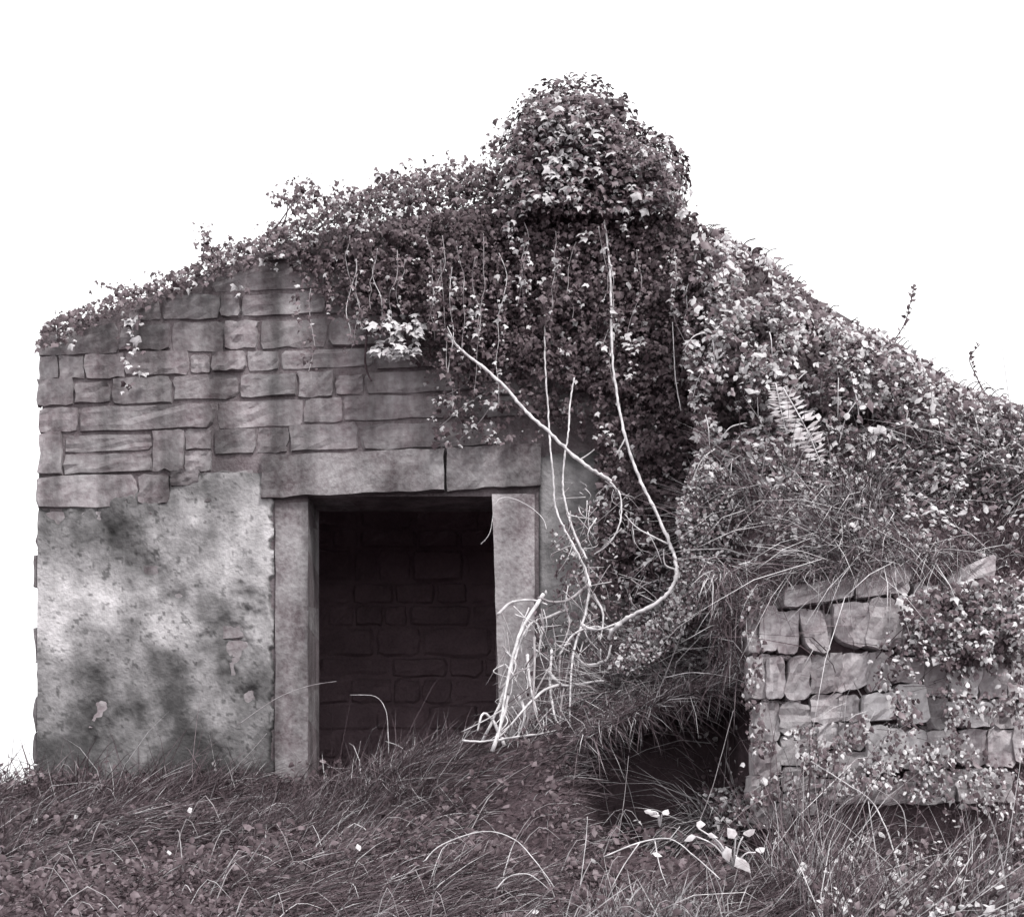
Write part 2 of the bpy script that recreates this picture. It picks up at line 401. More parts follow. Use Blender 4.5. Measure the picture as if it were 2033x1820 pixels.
# rubble courses of the gable: every stone its own mesh
def blocked(x0, x1, y0, y1):
    cx, cy = (x0 + x1) / 2, (y0 + y1) / 2
    if x1 > 512 and x0 < 1090 and cy > 893: return True          # lintel, jambs, doorway
    if x1 > 1050 and x0 < 1190 and 850 < cy < 1250: return True    # rendered pier right of the door
    return False
fixed = [(72, 712, 232, 800), (70, 856, 238, 934), (74, 940, 222, 1002), (78, 806, 300, 850)]
heights = [1640]
rr = random.Random(5)
for target in (1580, 1510, 1446, 1376, 1310, 1236, 1160, 1085, 1006, 938, 854, 802, 750, 702, 640, 590, 530, 485, 440, 398):
    heights.append(target)
seed = 0
def tilt(px): return -0.032 * (px - 300)
for a, b in zip(heights[:-1], heights[1:]):
    x = 74 + rr.uniform(-12, 8); dl = 0
    while x < 1430:
        wd = rr.choice([48, 64, 80, 110, 140, 180, 220]) * rr.uniform(.85, 1.15) * (1.12 if b > 800 else .95)
        x1 = min(x + wd, 1440); g_ = rr.uniform(.6, 2.0)
        dv = rr.uniform(-5, 5); yb, yt = a - rr.uniform(.4, 1.3) + dl, b + rr.uniform(.4, 1.3) + dv
        top_l, top_r = gable_top(max(78, x)) + 4, gable_top(x1) + 4
        yl, yr = max(yt + tilt(x), top_l), max(yt + tilt(x1), top_r)
        yb_l, yb_r = yb + tilt(x), yb + tilt(x1)
        over = 500 < (x + x1) / 2 < 1100
        if over and yb_l > 850 and yl < 860:
            yb_l, yb_r = min(yb_l, 903 - .035 * (x - 520)), min(yb_r, 903 - .035 * (x1 - 520))
            if 903 - .035 * (x - 520) - yb_l < 45: yb_l, yb_r = 902 - .035 * (x - 520), 902 - .035 * (x1 - 520)
        cut = not blocked(x, x1, yl, yb_l)
        if x < 500 and x1 + 20 > 512 and (yt + yb) / 2 > 888: x1 = 508; cut = x1 - x > 25
        hidden = x > 1200 and yt > 1010
        if cut and not hidden and yb_l - yl > 16 and yb_r - yr > 16 and x1 - x > 25:
            parts = [(0, 1)]
            if (yb_l - yl) > 66 and rr.random() < .28: parts = [(0, .5), (.5, 1)]
            for (p, q) in parts:
                quad = [(PX(x + g_ / 2), PZ(yb_l + (yl - yb_l) * p - (1.5 if p else 0))), (PX(x1 - g_ / 2), PZ(yb_r + (yr - yb_r) * p - (1.5 if p else 0))),
                        (PX(x1 - g_ / 2), PZ(yb_r + (yr - yb_r) * q)), (PX(x + g_ / 2), PZ(yb_l + (yl - yb_l) * q))]
                j = lambda s: [(u + rr.uniform(-.006, .006), v + rr.uniform(-.006, .006)) for u, v in s]
                seed += 1
                link('stone', mesh('stone', *stone_mesh(j(quad), .004, rr.uniform(.004, .030 if yt < 990 else .014), .0036 if yt < 990 else .002, seed, rnd=.03, corner_k=.05, jag=.03, nu=7, nv=6)), M['stone'], bld)
        dl = dv if x1 - x > 70 else dl
        x = x1
# coping/top edge stones follow the slope, ivy grows over them

# lintel (two blocks), jambs, rendered pier
def block(name, pts, y0, y1, mat, nu=14, nv=8, rough=.0045):
    global seed
    seed += 1
    V, F = stone_mesh(pts, y1, -y0, rough * .7, seed, .006, nu, nv, .0, .011, .008)
    return link(name, mesh(name, V, F), mat, bld)
def pq(*p): return [(PX(a), PZ(b)) for a, b in p]
block('lintel', pq((518, 992), (885, 977), (885, 893), (520, 906)), -.055, .40, M['dressed'], 18, 7)
block('lintel', pq((886.2, 977), (1074, 966), (1076, 884), (886.2, 893)), -.051, .40, M['dressed'], 12, 7)
block('jamb', pq((546, 1640), (612, 1640), (612, 989), (548, 992)), -.014, .43, M['dressed'], 6, 20)
block('jamb', pq((999, 1640), (1062, 1640), (1062, 975), (976, 974)), -.034, .43, M['jamb'], 6, 20)

# lime plaster: a relief sheet, proud where it still clings, sunk behind the stones where it fell off
def plaster_sheet(x0, x1, y0, y1, fn, stain_tone, step=3.0, yoff=0):
    xs = np.arange(x0, x1 + .1, step); ys = np.arange(y0, y1 + .1, step)
    A, B = np.meshgrid(xs, ys); keep = fn(A, B)
    Yd = .004 - .030 * sstep(-.30, .30, keep) - .010 * (fbm(A * .03, B * .03) - .5) - .012 * (fbm(A * .008 + 4, B * .008) - .5) * sstep(-.1, .1, keep) + yoff
    V = np.stack([(A - 1016.5) * K, Yd, EYE + (1560 - B) * K], -1).reshape(-1, 3)
    n, m = len(xs), len(ys); q = (np.arange(m - 1)[:, None] * n + np.arange(n - 1)[None]).ravel()
    me = fast_mesh('plaster', V, np.stack([q, q + n, q + n + 1, q + 1], 1))
    at_ = me.attributes.new('stain_tone', 'FLOAT', 'POINT'); at_.data.foreach_set('value', (stain_tone(A, B) * (.32 + .68 * sstep(-.20, .80, keep + .5 * (fbm(A * .03 + 60, B * .03) - .5)))).astype(np.float32).ravel())
    me.attributes.active_color_name = ''
    return link('plaster', me, M['plaster'], bld, True)
def keepL(a, b):
    n = fbm(a * .016 + 3, b * .016 + 8) - .5; n2 = fbm(a * .05, b * .05) - .5
    k = (b - (1010 - .10 * (a - 80) - 60 * np.exp(-((a - 490) / 50) ** 2))) / 200.0 + n * .9 + n2 * .35 + .05
    k = np.minimum(k, .50 + n * 1.3 + n2 * .5)
    for (cx, cy, rx, ry, d) in ((470, 1310, 50, 50, .62), (500, 1400, 45, 30, .4), (350, 1185, 22, 13, .5), (270, 1400, 60, 25, .35), (200, 1480, 60, 25, .4)):
        k = k - d * np.exp(-((a - cx) / rx) ** 2 - ((b - cy) / ry) ** 2)
    return np.minimum(k, (541 + 5 * (n2 * 6) - a) / 8.0)
def stain_toneL(a, b):
    n = fbm(a * .012 + 31, b * .012 + 2, 5); n2 = fbm(a * .035 + 1, b * .035 + 12, 4); n3 = fbm(a * .11, b * .11 + 4, 3)
    s = .46 + .44 * sstep(.30, .70, n) + .45 * (n2 - .45) + .25 * (n3 - .5)
    s = s + .45 * np.exp(-((a - 500) / 55) ** 2 - ((b - 1090) / 150) ** 2) + .38 * np.exp(-((a - 150) / 110) ** 2 - ((b - 1200) / 90) ** 2)
    s = s - .22 * np.exp(-((a - 240) / 130) ** 2 - ((b - 1060) / 50) ** 2) - .46 * sstep(1230, 1430, b) * (.6 + .8 * n2) - .15 * sstep(1450, 1580, b)  # grey patch near the top, then tone drops towards the base
    s = s * (1 - .6 * sstep(.64, .72, n3) * sstep(.35, .55, n2))
    return np.clip(s, .16, 1.0)
plaster_sheet(77, 546, 940, 1650, keepL, stain_toneL)
def keepR(a, b):
    n = fbm(a * .03 + 13, b * .03 + 8) - .5
    return np.minimum(np.minimum((a - 1070) / 12., (1195 - a) / 20. + n), np.minimum((b - 900) / 40. + n, (1300 - b) / 40. + n))
plaster_sheet(1066, 1215, 880, 1330, keepR, lambda a, b: np.clip(.30 + .55 * (fbm(a * .02, b * .02 + 5) - .3), .2, .8), yoff=.012)

# chimney stack: core, stones, cap
chx0, chx1 = PX(1055), PX(1225)
ch = link('chimney', mesh('chimney', *prism([rect(chx0, chx1, PZ(415), PZ(222))], -.0, .6)), M['mortar'], bld)
yy = 412
while yy > 240:
    h = rr.uniform(34, 46); x = 1052
    while x < 1222:
        x1 = min(x + rr.uniform(45, 100), 1228)
        if x1 > 1200: x1 = 1228
        seed += 1
        quad = [(PX(x + 1.5), PZ(yy - 1.5)), (PX(x1 - 1.5), PZ(yy - 1.5)), (PX(x1 - 1.5), PZ(yy - h + 1.5)), (PX(x + 1.5), PZ(yy - h + 1.5))]
        soft_front(link('stone', mesh('stone', *stone_mesh(quad, .004, rr.uniform(.015, .035), .004, seed)), M['stone'], ch))
        x = x1
    yy -= h
link('chimney_cap', mesh('chimney_cap', *prism([rect(chx0 - .04, chx1 + .04, PZ(221), PZ(206))], -.06, .66)), M['dressed'], ch).location = (0, 0, 0)
block('string_course', pq((1030, 412), (1335, 420), (1335, 404), (1030, 398)), -.10, -.001, M['dressed'], 16, 5)

# ------------------------------------------------------------------ dry stone wall at the right
WY = -1.55
dsw = thing('dry_stone_wall', 'low dry stone retaining wall of upright field stones under the grass bank', 'stone wall', tuple(at(1730, 1600, WY)))
def zq(a, b): return (1330 + a * .4232, 980 + b * .4232)
def wall_stone(quad, proud, pale=False, lab=None):
    global seed
    seed += 1
    cxm, cym = sum(a for a, b in quad) / 4, sum(b for a, b in quad) / 4
    quad = [(cxm + (a - cxm) * (1 + 19 / max(50, abs(quad[1][0] - quad[0][0]))) , cym + (b - cym) * (1 + 18 / max(60, abs(quad[0][1] - quad[3][1])))) for a, b in quad]
    P = [at(*zq(a, b), WY) for a, b in quad]
    q2 = [(p.x, p.z) for p in P]
    V, F = stone_mesh(q2, .10, proud * .7, .007, seed, .05, 7, 7, corner_k=.10, jag=.035)
    V = [(x, y + WY, z) for x, y, z in V]
    o = link('stone', mesh('stone', V, F), M['pale_stone' if pale else 'field_stone'], dsw)
    if lab: o['label'] = lab
tl = at(1486, 1180, WY); 
core2 = [[(PX(1503, .806), -.6), (PX(2300, .806), -.6), (PX(2300, .806), PZ(1150, .806)), (PX(1800, .806), PZ(1165, .806)), (PX(1503, .806), PZ(1215, .806))]]
link('wall_core', mesh('wall_core', *prism(core2, WY + .02, WY + .16)), M['earth'], dsw)
W = lambda x0, x1, y0, y1, s=0, k=0: [(x0 + k, y1), (x1 + k, y1 + s), (x1, y0 + s), (x0, y0)]   # bl br tr tl, y down
ws = [([(515, 535), (860, 490), (850, 395), (530, 450)], .10), ([(865, 492), (1095, 470), (1110, 350), (850, 392)], .09),
      (W(372, 418, 560, 745), .05), (W(420, 495, 528, 742, -4), .07), (W(502, 590, 555, 752), .06), ([(640, 742), (740, 752), (700, 560), (596, 536)], .09),
      (W(704, 748, 570, 700), .04), ([(775, 690), (895, 730), (915, 515), (752, 520)], .10), ([(905, 730), (1062, 720), (1068, 498), (925, 500)], .10), (W(1072, 1130, 560, 760), .05),
      (W(376, 440, 770, 960), .05), (W(448, 522, 768, 962), .07), ([(530, 972), (640, 968), (640, 764), (552, 770)], .09), ([(652, 930), (770, 930), (790, 752), (658, 770)], .08), ([(778, 940), (905, 905), (910, 748), (796, 752)], .06),
      (W(915, 1010, 745, 925), .06), (W(1016, 1170, 772, 885), .08),
      (W(400, 500, 985, 1160), .05), (W(508, 650, 990, 1120), .06), (W(660, 790, 945, 1075), .06), ([(800, 1065), (880, 1065), (870, 950), (790, 955)], .05), ([(885, 1062), (1040, 1060), (1035, 935), (905, 940)], .10), ([(1085, 1095), (1190, 1060), (1180, 895), (1050, 900)], .10),
      (W(690, 780, 1085, 1190), .07), (W(788, 900, 1075, 1200), .07), ([(920, 1325), (1075, 1300), (1080, 1100), (905, 1085)], .12), (W(1095, 1190, 1110, 1290), .06),
      (W(520, 680, 1130, 1270), .05), (W(690, 905, 1210, 1330), .05), (W(400, 510, 1170, 1320), .05), (W(520, 690, 1280, 1400), .05), (W(700, 910, 1340, 1450), .05), (W(920, 1090, 1335, 1450), .05),
      ([(1275, 465), (1500, 420), (1500, 300), (1300, 390)], .10), (W(1285, 1400, 470, 512), .09), (W(1410, 1520, 468, 540), .08), (W(1140, 1270, 430, 560), .04),
      (W(1140, 1230, 575, 760), .05), (W(1240, 1330, 560, 800), .06), (W(1338, 1410, 560, 780), .06), (W(1418, 1530, 560, 790), .06),
      (W(1185, 1290, 780, 950), .05), ([(1300, 960), (1420, 960), (1440, 820), (1300, 815)], .10), (W(1440, 1560, 800, 960), .08), (W(1200, 1290, 960, 1100), .06), (W(1295, 1480, 975, 1090), .09), (W(1490, 1600, 970, 1100), .06),
      (W(1200, 1330, 1115, 1280), .06), (W(1340, 1470, 1105, 1270), .06), (W(1480, 1610, 1110, 1280), .06), (W(1100, 1330, 1300, 1450), .05), (W(1340, 1600, 1290, 1450), .05),
      (W(380, 505, 1325, 1440), .06), (W(400, 560, 1450, 1560), .06), (W(525, 680, 1405, 1500), .05), (W(1535, 1680, 420, 560), .07), (W(1540, 1660, 575, 790), .07), (W(1570, 1700, 800, 960), .07), (W(1610, 1740, 970, 1270), .07)]
for q, p in ws:
    mx_, my_ = sum(v[0] for v in q) / 4, sum(v[1] for v in q) / 4
    wall_stone(q, p, (880 < mx_ < 1190 and 930 < my_ < 1300) or (1290 < mx_ < 1480 and 800 < my_ < 1100))

for _ in range(60):                                          # small pinning stones in the gaps
    a_, b_ = rr.uniform(380, 1500), rr.choice([545, 760, 765, 970, 975, 1085, 1100, 1210, 1290]) + rr.uniform(-8, 8); wq, hq = rr.uniform(22, 55), rr.uniform(12, 26)
    wall_stone([(a_, b_ + hq), (a_ + wq, b_ + hq + rr.uniform(-6, 6)), (a_ + wq * rr.uniform(.7, 1), b_ + rr.uniform(-5, 5)), (a_ + rr.uniform(0, 8), b_)], rr.uniform(.02, .05))

# turf ledge overhanging the dark hollow left of the stone wall
def turf_ledge():
    xs = np.linspace(.36, 1.38, 26); prof = [(-.0, .02), (-.36, .03), (-.62, .0), (-.72, -.05), (-.66, -.10), (-.45, -.13), (.0, -.22)]
    V, F = [], []
    for i, x in enumerate(xs):
        zt = float(np.interp(x, [.36, .7, 1.0, 1.38], [.22, .38, .46, .50])); yb = -.44
        k = float(np.interp(x, [.36, .6, 1.2, 1.38], [.5, 1, 1, .75])) * (.9 + .2 * random.random())
        for (dy, dz) in prof: V.append((x, yb + dy * k, zt + dz + random.uniform(-.012, .012)))
    n = len(prof)
    for i in range(len(xs) - 1):
        for j in range(n - 1): F.append((i * n + j, i * n + j + 1, (i + 1) * n + j + 1, (i + 1) * n + j))
        F.append((i * n + n - 1, i * n, (i + 1) * n, (i + 1) * n + n - 1))
    F += [tuple(range(n)), tuple(range(len(V) - 1, len(V) - 1 - n, -1))]
    o = link('turf_ledge', mesh('turf_ledge', V, F), M['earth'], None, True)
    tag(o, 'earth ledge of turf overhanging the dark hollow beside the wall', kind='structure')
turf_ledge()

# ------------------------------------------------------------------ ivy
IM = [M['leaf_dark'], M['leaf_mid'], M['leaf_pale_glint']]
def wall_leaves(px, py, ymin, ymax, size, tiltup=.5, probs=(.6, .3, .1), spread=.55):
    n = len(px); Y = rng.uniform(ymin, ymax, n) - .30 * np.clip(fbm(px * .022 + 3, py * .026 + 9, 3) - .48, 0, 1); P = world(px, py, Y)
    N = np.stack([rng.normal(0, spread, n), -1 + rng.normal(0, .25, n), rng.normal(tiltup, spread * .8, n)], 1)
    T = np.stack([rng.normal(0, .6, n), rng.normal(-.2, .3, n), -1 + rng.normal(0, .5, n)], 1)
    return P, N, T, size * .76 * np.clip(rng.lognormal(-.10, .36, n), .4, 2.0), pick(n, probs)
def cat(*L): return tuple(np.concatenate(z) for z in zip(*L))
def clusters(poly, k, m, sx, sy, probs):
    cx, cy = scatter(poly, k); px = np.repeat(cx, m) + rng.normal(0, sx, k * m); py = np.repeat(cy, m) + rng.normal(0, sy, k * m)
    return px, py
# chimney
chim = thing('ivy', 'thick bushy ivy heaped over the chimney at the gable peak', 'ivy', tuple(at(1170, 420, -.05)))
chp = [(985, 420), (1000, 330), (1025, 250), (1060, 200), (1110, 185), (1185, 190), (1215, 230), (1240, 265), (1315, 305), (1340, 360), (1360, 420)]
a = wall_leaves(*scatter(chp, 5200), -.30, -.05, .044, .6, (.42, .38, .20))
ex = rng.normal(0, 1, (3000, 3))   # over the top and both flanks, with depth
ex[:, 2] = np.abs(ex[:, 2]) * np.where(rng.random(3000) < .8, 1, -1); ex /= np.linalg.norm(ex, axis=1, keepdims=True)
lob = rng.random(3000) < .34                              # a lower shoulder on the right
c0 = np.where(lob[:, None], np.array(at(1272, 378, .15))[None], np.array(at(1138, 335, .25))[None]); rad = np.where(lob[:, None], np.array([.31, .34, .34])[None], np.array([.46, .50, .51])[None]); shell = rng.uniform(.74, 1.05, (3000, 1))
Pp = c0 + ex * rad * shell; Nn = ex + rng.normal(0, .5, ex.shape) + np.array([0, 0, .4]); Tt = rng.normal(0, .5, ex.shape) + np.array([0, -.2, -.8])
b = (Pp, Nn, Tt, .040 * rng.uniform(.6, 1.2, 3000), pick(3000, (.38, .40, .22)))
cx, cy = clusters([(1085, 215), (1180, 205), (1160, 300), (1200, 330), (1150, 410), (1075, 400)], 26, 13, 13, 15, None)
c = wall_leaves(cx, cy, -.36, -.28, .046, .8, (.05, .35, .6))
cx, cy = clusters([(985, 250), (1050, 190), (1200, 175), (1260, 250), (1350, 300), (1365, 420), (1330, 420), (1230, 270), (1180, 215), (1060, 225), (1015, 330), (980, 330)], 60, 10, 14, 12, None)
d = wall_leaves(cx, cy, -.2, .4, .036, .5, (.5, .35, .15))
foliage(chim, 'ivy_leaf', *cat(a, b, c, d)[:4], IM, cat(a, b, c, d)[4], 300)
for k in range(9):
    x = rng.uniform(1060, 1200)
    tube('stem', [at(x, 420, -.06), at(x + rng.normal(0, 15), 350, -.09), at(x + rng.normal(0, 25), 280, -.12), at(x + rng.normal(0, 12), 235, -.1)], .008, .003, M['stem_grey'], chim, 5)

# left gable edge
edge = thing('ivy', 'ragged ivy running along the sloping left edge of the gable', 'ivy', tuple(at(500, 520, -.05)))
ep = [(70, 690), (90, 640), (180, 600), (300, 560), (400, 515), (545, 455), (700, 385), (760, 360), (900, 345), (990, 330), (1010, 470), (850, 485), (650, 490), (540, 515), (430, 556), (300, 604), (200, 640), (100, 690)]
a = wall_leaves(*scatter(ep, 6000), -.16, .30, .034, .5, (.64, .28, .08))
sp = [(570, 390, 22, 12), (605, 370, 22, 14), (625, 395, 20, 16), (590, 412, 12, 6), (405, 478, 14, 18), (425, 500, 16, 12), (480, 485, 30, 10), (690, 385, 26, 12), (660, 400, 25, 14), (760, 355, 16, 14), (790, 350, 22, 10), (830, 345, 30, 14), (880, 340, 28, 16), (930, 330, 22, 12), (960, 340, 26, 20), (900, 375, 40, 18), (800, 385, 40, 16), (240, 572, 25, 8), (330, 545, 30, 8), (140, 625, 20, 8), (560, 450, 25, 10)]
L = []
for (x, y, sx, sy) in sp:
    n = int(24 + sx * sy * .16); L.append(wall_leaves(rng.normal(x, sx * .8, n), rng.normal(y, sy * .8, n), -.1, .25, .032, .4, (.55, .35, .10)))
for (x, y, n) in ((118, 648, 16), (135, 668, 10), (265, 635, 14), (258, 660, 12), (262, 690, 10), (275, 735, 9), (258, 768, 8), (480, 575, 10), (530, 525, 8), (250, 715, 8)):
    L.append(wall_leaves(rng.normal(x, 9, n), rng.normal(y, 9, n), -.09, -.06, .045, .5, (.1, .2, .7)))
al = cat(a, *L); foliage(edge, 'ivy_leaf', *al[:4], IM, al[4], 220)
for (x, y, x2, y2) in ((545, 455, 600, 362), (560, 450, 570, 395), (400, 515, 402, 465), (700, 400, 690, 372), (770, 380, 752, 345), (850, 370, 870, 330), (910, 360, 935, 322), (950, 350, 965, 315), (430, 505, 445, 480)):
    tube('stem', [at(x, y, .05), at((x + x2) / 2 + 5, (y + y2) / 2, .06), at(x2, y2, .08)], .005, .002, M['stem_dark'], edge, 5)

# hanging curtain over the middle of the gable
cur = thing('ivy', 'dark curtain of ivy hanging over the gable wall above the doorway', 'ivy', tuple(at(1100, 700, -.05)))
dense = [(690, 450), (1000, 400), (1380, 420), (1410, 560), (1390, 720), (1330, 760), (1180, 780), (1060, 740), (960, 700), (840, 640), (720, 570)]
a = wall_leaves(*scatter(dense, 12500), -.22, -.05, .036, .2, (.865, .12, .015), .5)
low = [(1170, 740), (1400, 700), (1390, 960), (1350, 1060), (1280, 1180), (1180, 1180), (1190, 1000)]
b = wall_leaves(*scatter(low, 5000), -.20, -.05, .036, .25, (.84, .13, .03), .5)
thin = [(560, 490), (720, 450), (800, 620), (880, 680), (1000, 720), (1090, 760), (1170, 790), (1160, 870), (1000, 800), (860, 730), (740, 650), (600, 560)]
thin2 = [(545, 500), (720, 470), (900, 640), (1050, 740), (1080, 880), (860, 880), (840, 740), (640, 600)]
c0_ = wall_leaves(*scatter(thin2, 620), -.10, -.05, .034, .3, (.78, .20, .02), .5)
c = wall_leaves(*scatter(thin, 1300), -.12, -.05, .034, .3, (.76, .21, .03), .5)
L = [a, b, c, c0_]; strands = []
for k in range(40):                                         # leafy strings that hang straight down
    x = rng.uniform(600, 1370); y0 = float(gable_top(x)) + rng.uniform(20, 110); ln = rng.uniform(110, 330) * (1 if x > 850 else .55)
    m = int(ln / 7); yy_ = y0 + np.linspace(0, ln, m); xx_ = x + np.cumsum(rng.normal(0, 2.6, m)) + 6 * np.sin(yy_ * .03 + k)
    if k < 26: strands.append((xx_, yy_ if True else 0))
    L.append(wall_leaves(xx_ + rng.normal(0, 5, m), yy_, -.30, -.22, .032, .5, (.45, .42, .13)))
for (x, y, n, s) in ((1012, 440, 14, 9), (1022, 475, 12, 9), (1045, 510, 9, 8), (1038, 555, 14, 7), (1052, 572, 10, 7), (1110, 520, 10, 8), (1140, 490, 8, 8), (1240, 440, 14, 10), (1165, 470, 8, 6), (1300, 400, 6, 6), (1320, 415, 5, 6), (1325, 510, 8, 8),
                     (940, 640, 18, 10), (945, 600, 12, 10), (905, 560, 10, 8), (860, 590, 12, 9), (870, 560, 8, 7), (720, 450, 12, 9), (745, 440, 10, 9), (830, 520, 8, 10), (1250, 690, 20, 14), (1220, 650, 14, 12), (1245, 730, 12, 12), (1200, 690, 10, 10), (1200, 860, 14, 12), (1230, 900, 14, 12), (1120, 700, 9, 8), (1350, 560, 14, 10), (1370, 630, 16, 12), (1200, 1000, 20, 14), (1250, 1040, 16, 14), (1180, 1060, 18, 12), (1150, 1095, 18, 10), (1300, 1090, 16, 14), (1210, 960, 14, 10)):
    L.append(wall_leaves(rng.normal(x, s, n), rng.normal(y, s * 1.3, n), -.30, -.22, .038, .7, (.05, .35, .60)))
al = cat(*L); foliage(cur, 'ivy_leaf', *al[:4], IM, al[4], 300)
for xx_, yy_ in strands:
    idx = np.linspace(0, len(xx_) - 1, 8).astype(int)
    tube('stem', [at(xx_[i], yy_[i], -.235 - .30 * max(0, float(fbm(np.array([xx_[i] * .022 + 3]), np.array([yy_[i] * .026 + 9]), 3)[0]) - .48) - .03) for i in idx], .0026, .0016, M['stem_grey'] if rng.random() < .6 else M['stem'], cur, 5)
for k in range(16):
    x = rng.uniform(720, 1360); y0 = float(gable_top(x)) + 30
    tube('stem', [at(x + rng.normal(0, 12), y0 + j * rng.uniform(60, 90), -.06 - .01 * j) for j in range(5)], .012, .005, M['stem_dark'], cur, 6)

# bright spray on the wall, and sparse spray above the lintel
spr = thing('ivy', 'bright pale leafy spray on bare stones left of the diagonal vine', 'ivy', tuple(at(780, 700, -.08)))
L = []
for (x0, y0, x1, y1, n) in ((735, 640, 760, 690, 26), (745, 695, 830, 690, 46), (762, 628, 800, 660, 30), (800, 640, 832, 668, 24), (826, 625, 832, 660, 20), (790, 712, 790, 700, 14), (735, 690, 750, 700, 10), (770, 665, 800, 685, 16)):
    t_ = rng.random(n); L.append(wall_leaves(x0 + (x1 - x0) * t_ + rng.normal(0, 4, n), y0 + (y1 - y0) * t_ + rng.normal(0, 5, n), -.30, -.18, .052, .9, (.0, .04, .96), .4))
al = cat(*L); foliage(spr, 'ivy_leaf', *al[:4], [M['leaf_dark'], M['leaf_mid'], M['leaf_pale_glint']], al[4], len(al[0]))
for pts in (((870, 600), (835, 640), (790, 660), (745, 690)), ((832, 630), (830, 670), (800, 695), (760, 700)), ((800, 690), (820, 705), (832, 720))):
    tube('stem', [at(x, y, -.10) for x, y in pts], .005, .003, M['stem'], spr, 5)
sp2 = thing('ivy', 'sparse ivy sprig with small scattered leaves just above the lintel', 'ivy', tuple(at(930, 880, -.08)))
L = []
for (x, y, n) in ((875, 795, 7), (890, 790, 6), (905, 815, 7), (925, 790, 6), (935, 800, 6), (970, 790, 7), (985, 800, 6), (860, 830, 6), (880, 850, 9), (870, 870, 6), (940, 835, 8), (980, 840, 8), (985, 860, 6), (950, 850, 8), (920, 860, 6), (900, 880, 7), (965, 875, 6), (1020, 740, 6), (990, 880, 5), (870, 885, 4)):
    L.append(wall_leaves(rng.normal(x, 7, n), rng.normal(y, 6, n), -.15, -.075, .036, .6, (.3, .25, .45), .5))
al = cat(*L); foliage(sp2, 'ivy_leaf', *al[:4], IM, al[4], len(al[0]))
for pts in (((1000, 700), (985, 780), (950, 840), (900, 880)), ((985, 770), (930, 800), (870, 850)), ((930, 690), (932, 750), (905, 775), (880, 785)), ((1150, 760), (1100, 720), (1020, 735), (985, 745))):
    tube('stem', [at(x, y, -.09) for x, y in pts], .0045, .0025, M['stem_grey'], sp2, 5)

# ------------------------------------------------------------------ pale vines
def vine(label, pts, r0, r1, twigs=()):
    base = Vector(at(*pts[-1]))
    o = thing('vine', label, 'vine', tuple(base))
    tube('stem', [at(*p) for p in pts], r0 * .72, r1 * .72, M['stem'], o, 9, .20, 9)
    for tw in twigs: tube('twig', [at(*p) for p in tw], .006, .002, M['stem'], o, 5)
vine('straight pale vine slanting across the wall from the leafy spray down to the right',
     [(880, 650, -.22), (905, 685, -.28), (950, 722, -.33), (1000, 765, -.36), (1040, 812, -.40), (1090, 858, -.45), (1140, 905, -.5), (1180, 935, -.52), (1212, 955, -.5)], .011, .014,
     [[(905, 685, -.28), (893, 660, -.3), (888, 648, -.3)], [(1150, 913, -.5), (1168, 902, -.5), (1180, 892, -.52)]])
vine('longest pale vine hanging from the chimney and curling back near the ground',
     [(1200, 440, -.25), (1210, 520, -.28), (1213, 600, -.3), (1215, 700, -.34), (1226, 790, -.4), (1242, 870, -.48), (1270, 950, -.56), (1300, 1010, -.64), (1328, 1075, -.72), (1342, 1115, -.78), (1338, 1160, -.82), (1305, 1195, -.84), (1255, 1222, -.82), (1222, 1245, -.78), (1208, 1268, -.72)], .007, .018,
     [[(1328, 1080, -.72), (1290, 1062, -.7), (1262, 1045, -.66), (1240, 1020, -.62)], [(1242, 870, -.48), (1222, 905, -.5)], [(1340, 1130, -.8), (1320, 1120, -.82), (1318, 1090, -.84)]])
vine('thin pale vine dropping past the right end of the lintel, left of its twin',
     [(1082, 640, -.24), (1082, 720, -.27), (1088, 810, -.30), (1092, 880, -.36), (1098, 940, -.40), (1102, 1000, -.44), (1118, 1045, -.48), (1140, 1085, -.54), (1162, 1130, -.58), (1172, 1165, -.6)], .006, .010)
vine('thin pale vine beside the lintel, forking from the slanting vine',
     [(1140, 750, -.3), (1132, 800, -.34), (1128, 860, -.43), (1120, 915, -.46), (1118, 970, -.48), (1128, 1020, -.5), (1145, 1070, -.54), (1165, 1110, -.58)], .006, .009)
vine('slender pale vine hanging at the left edge of the brambles',
     [(1335, 640, -.3), (1338, 700, -.32), (1342, 760, -.33), (1352, 815, -.35)], .003, .005)
vine('pale looping vine making an open ring beside the right jamb',
     [(1210, 955, -.5), (1232, 985, -.6), (1230, 1040, -.66), (1208, 1080, -.66), (1180, 1100, -.62)], .006, .006)
vine('thin pale tendril arching over the top of the right jamb',
     [(955, 1080, -.05), (972, 1058, -.09), (982, 1010, -.12), (992, 990, -.12), (1020, 990, -.13), (1055, 1008, -.16), (1078, 1030, -.2), (1085, 1050, -.22)], .0035, .003)

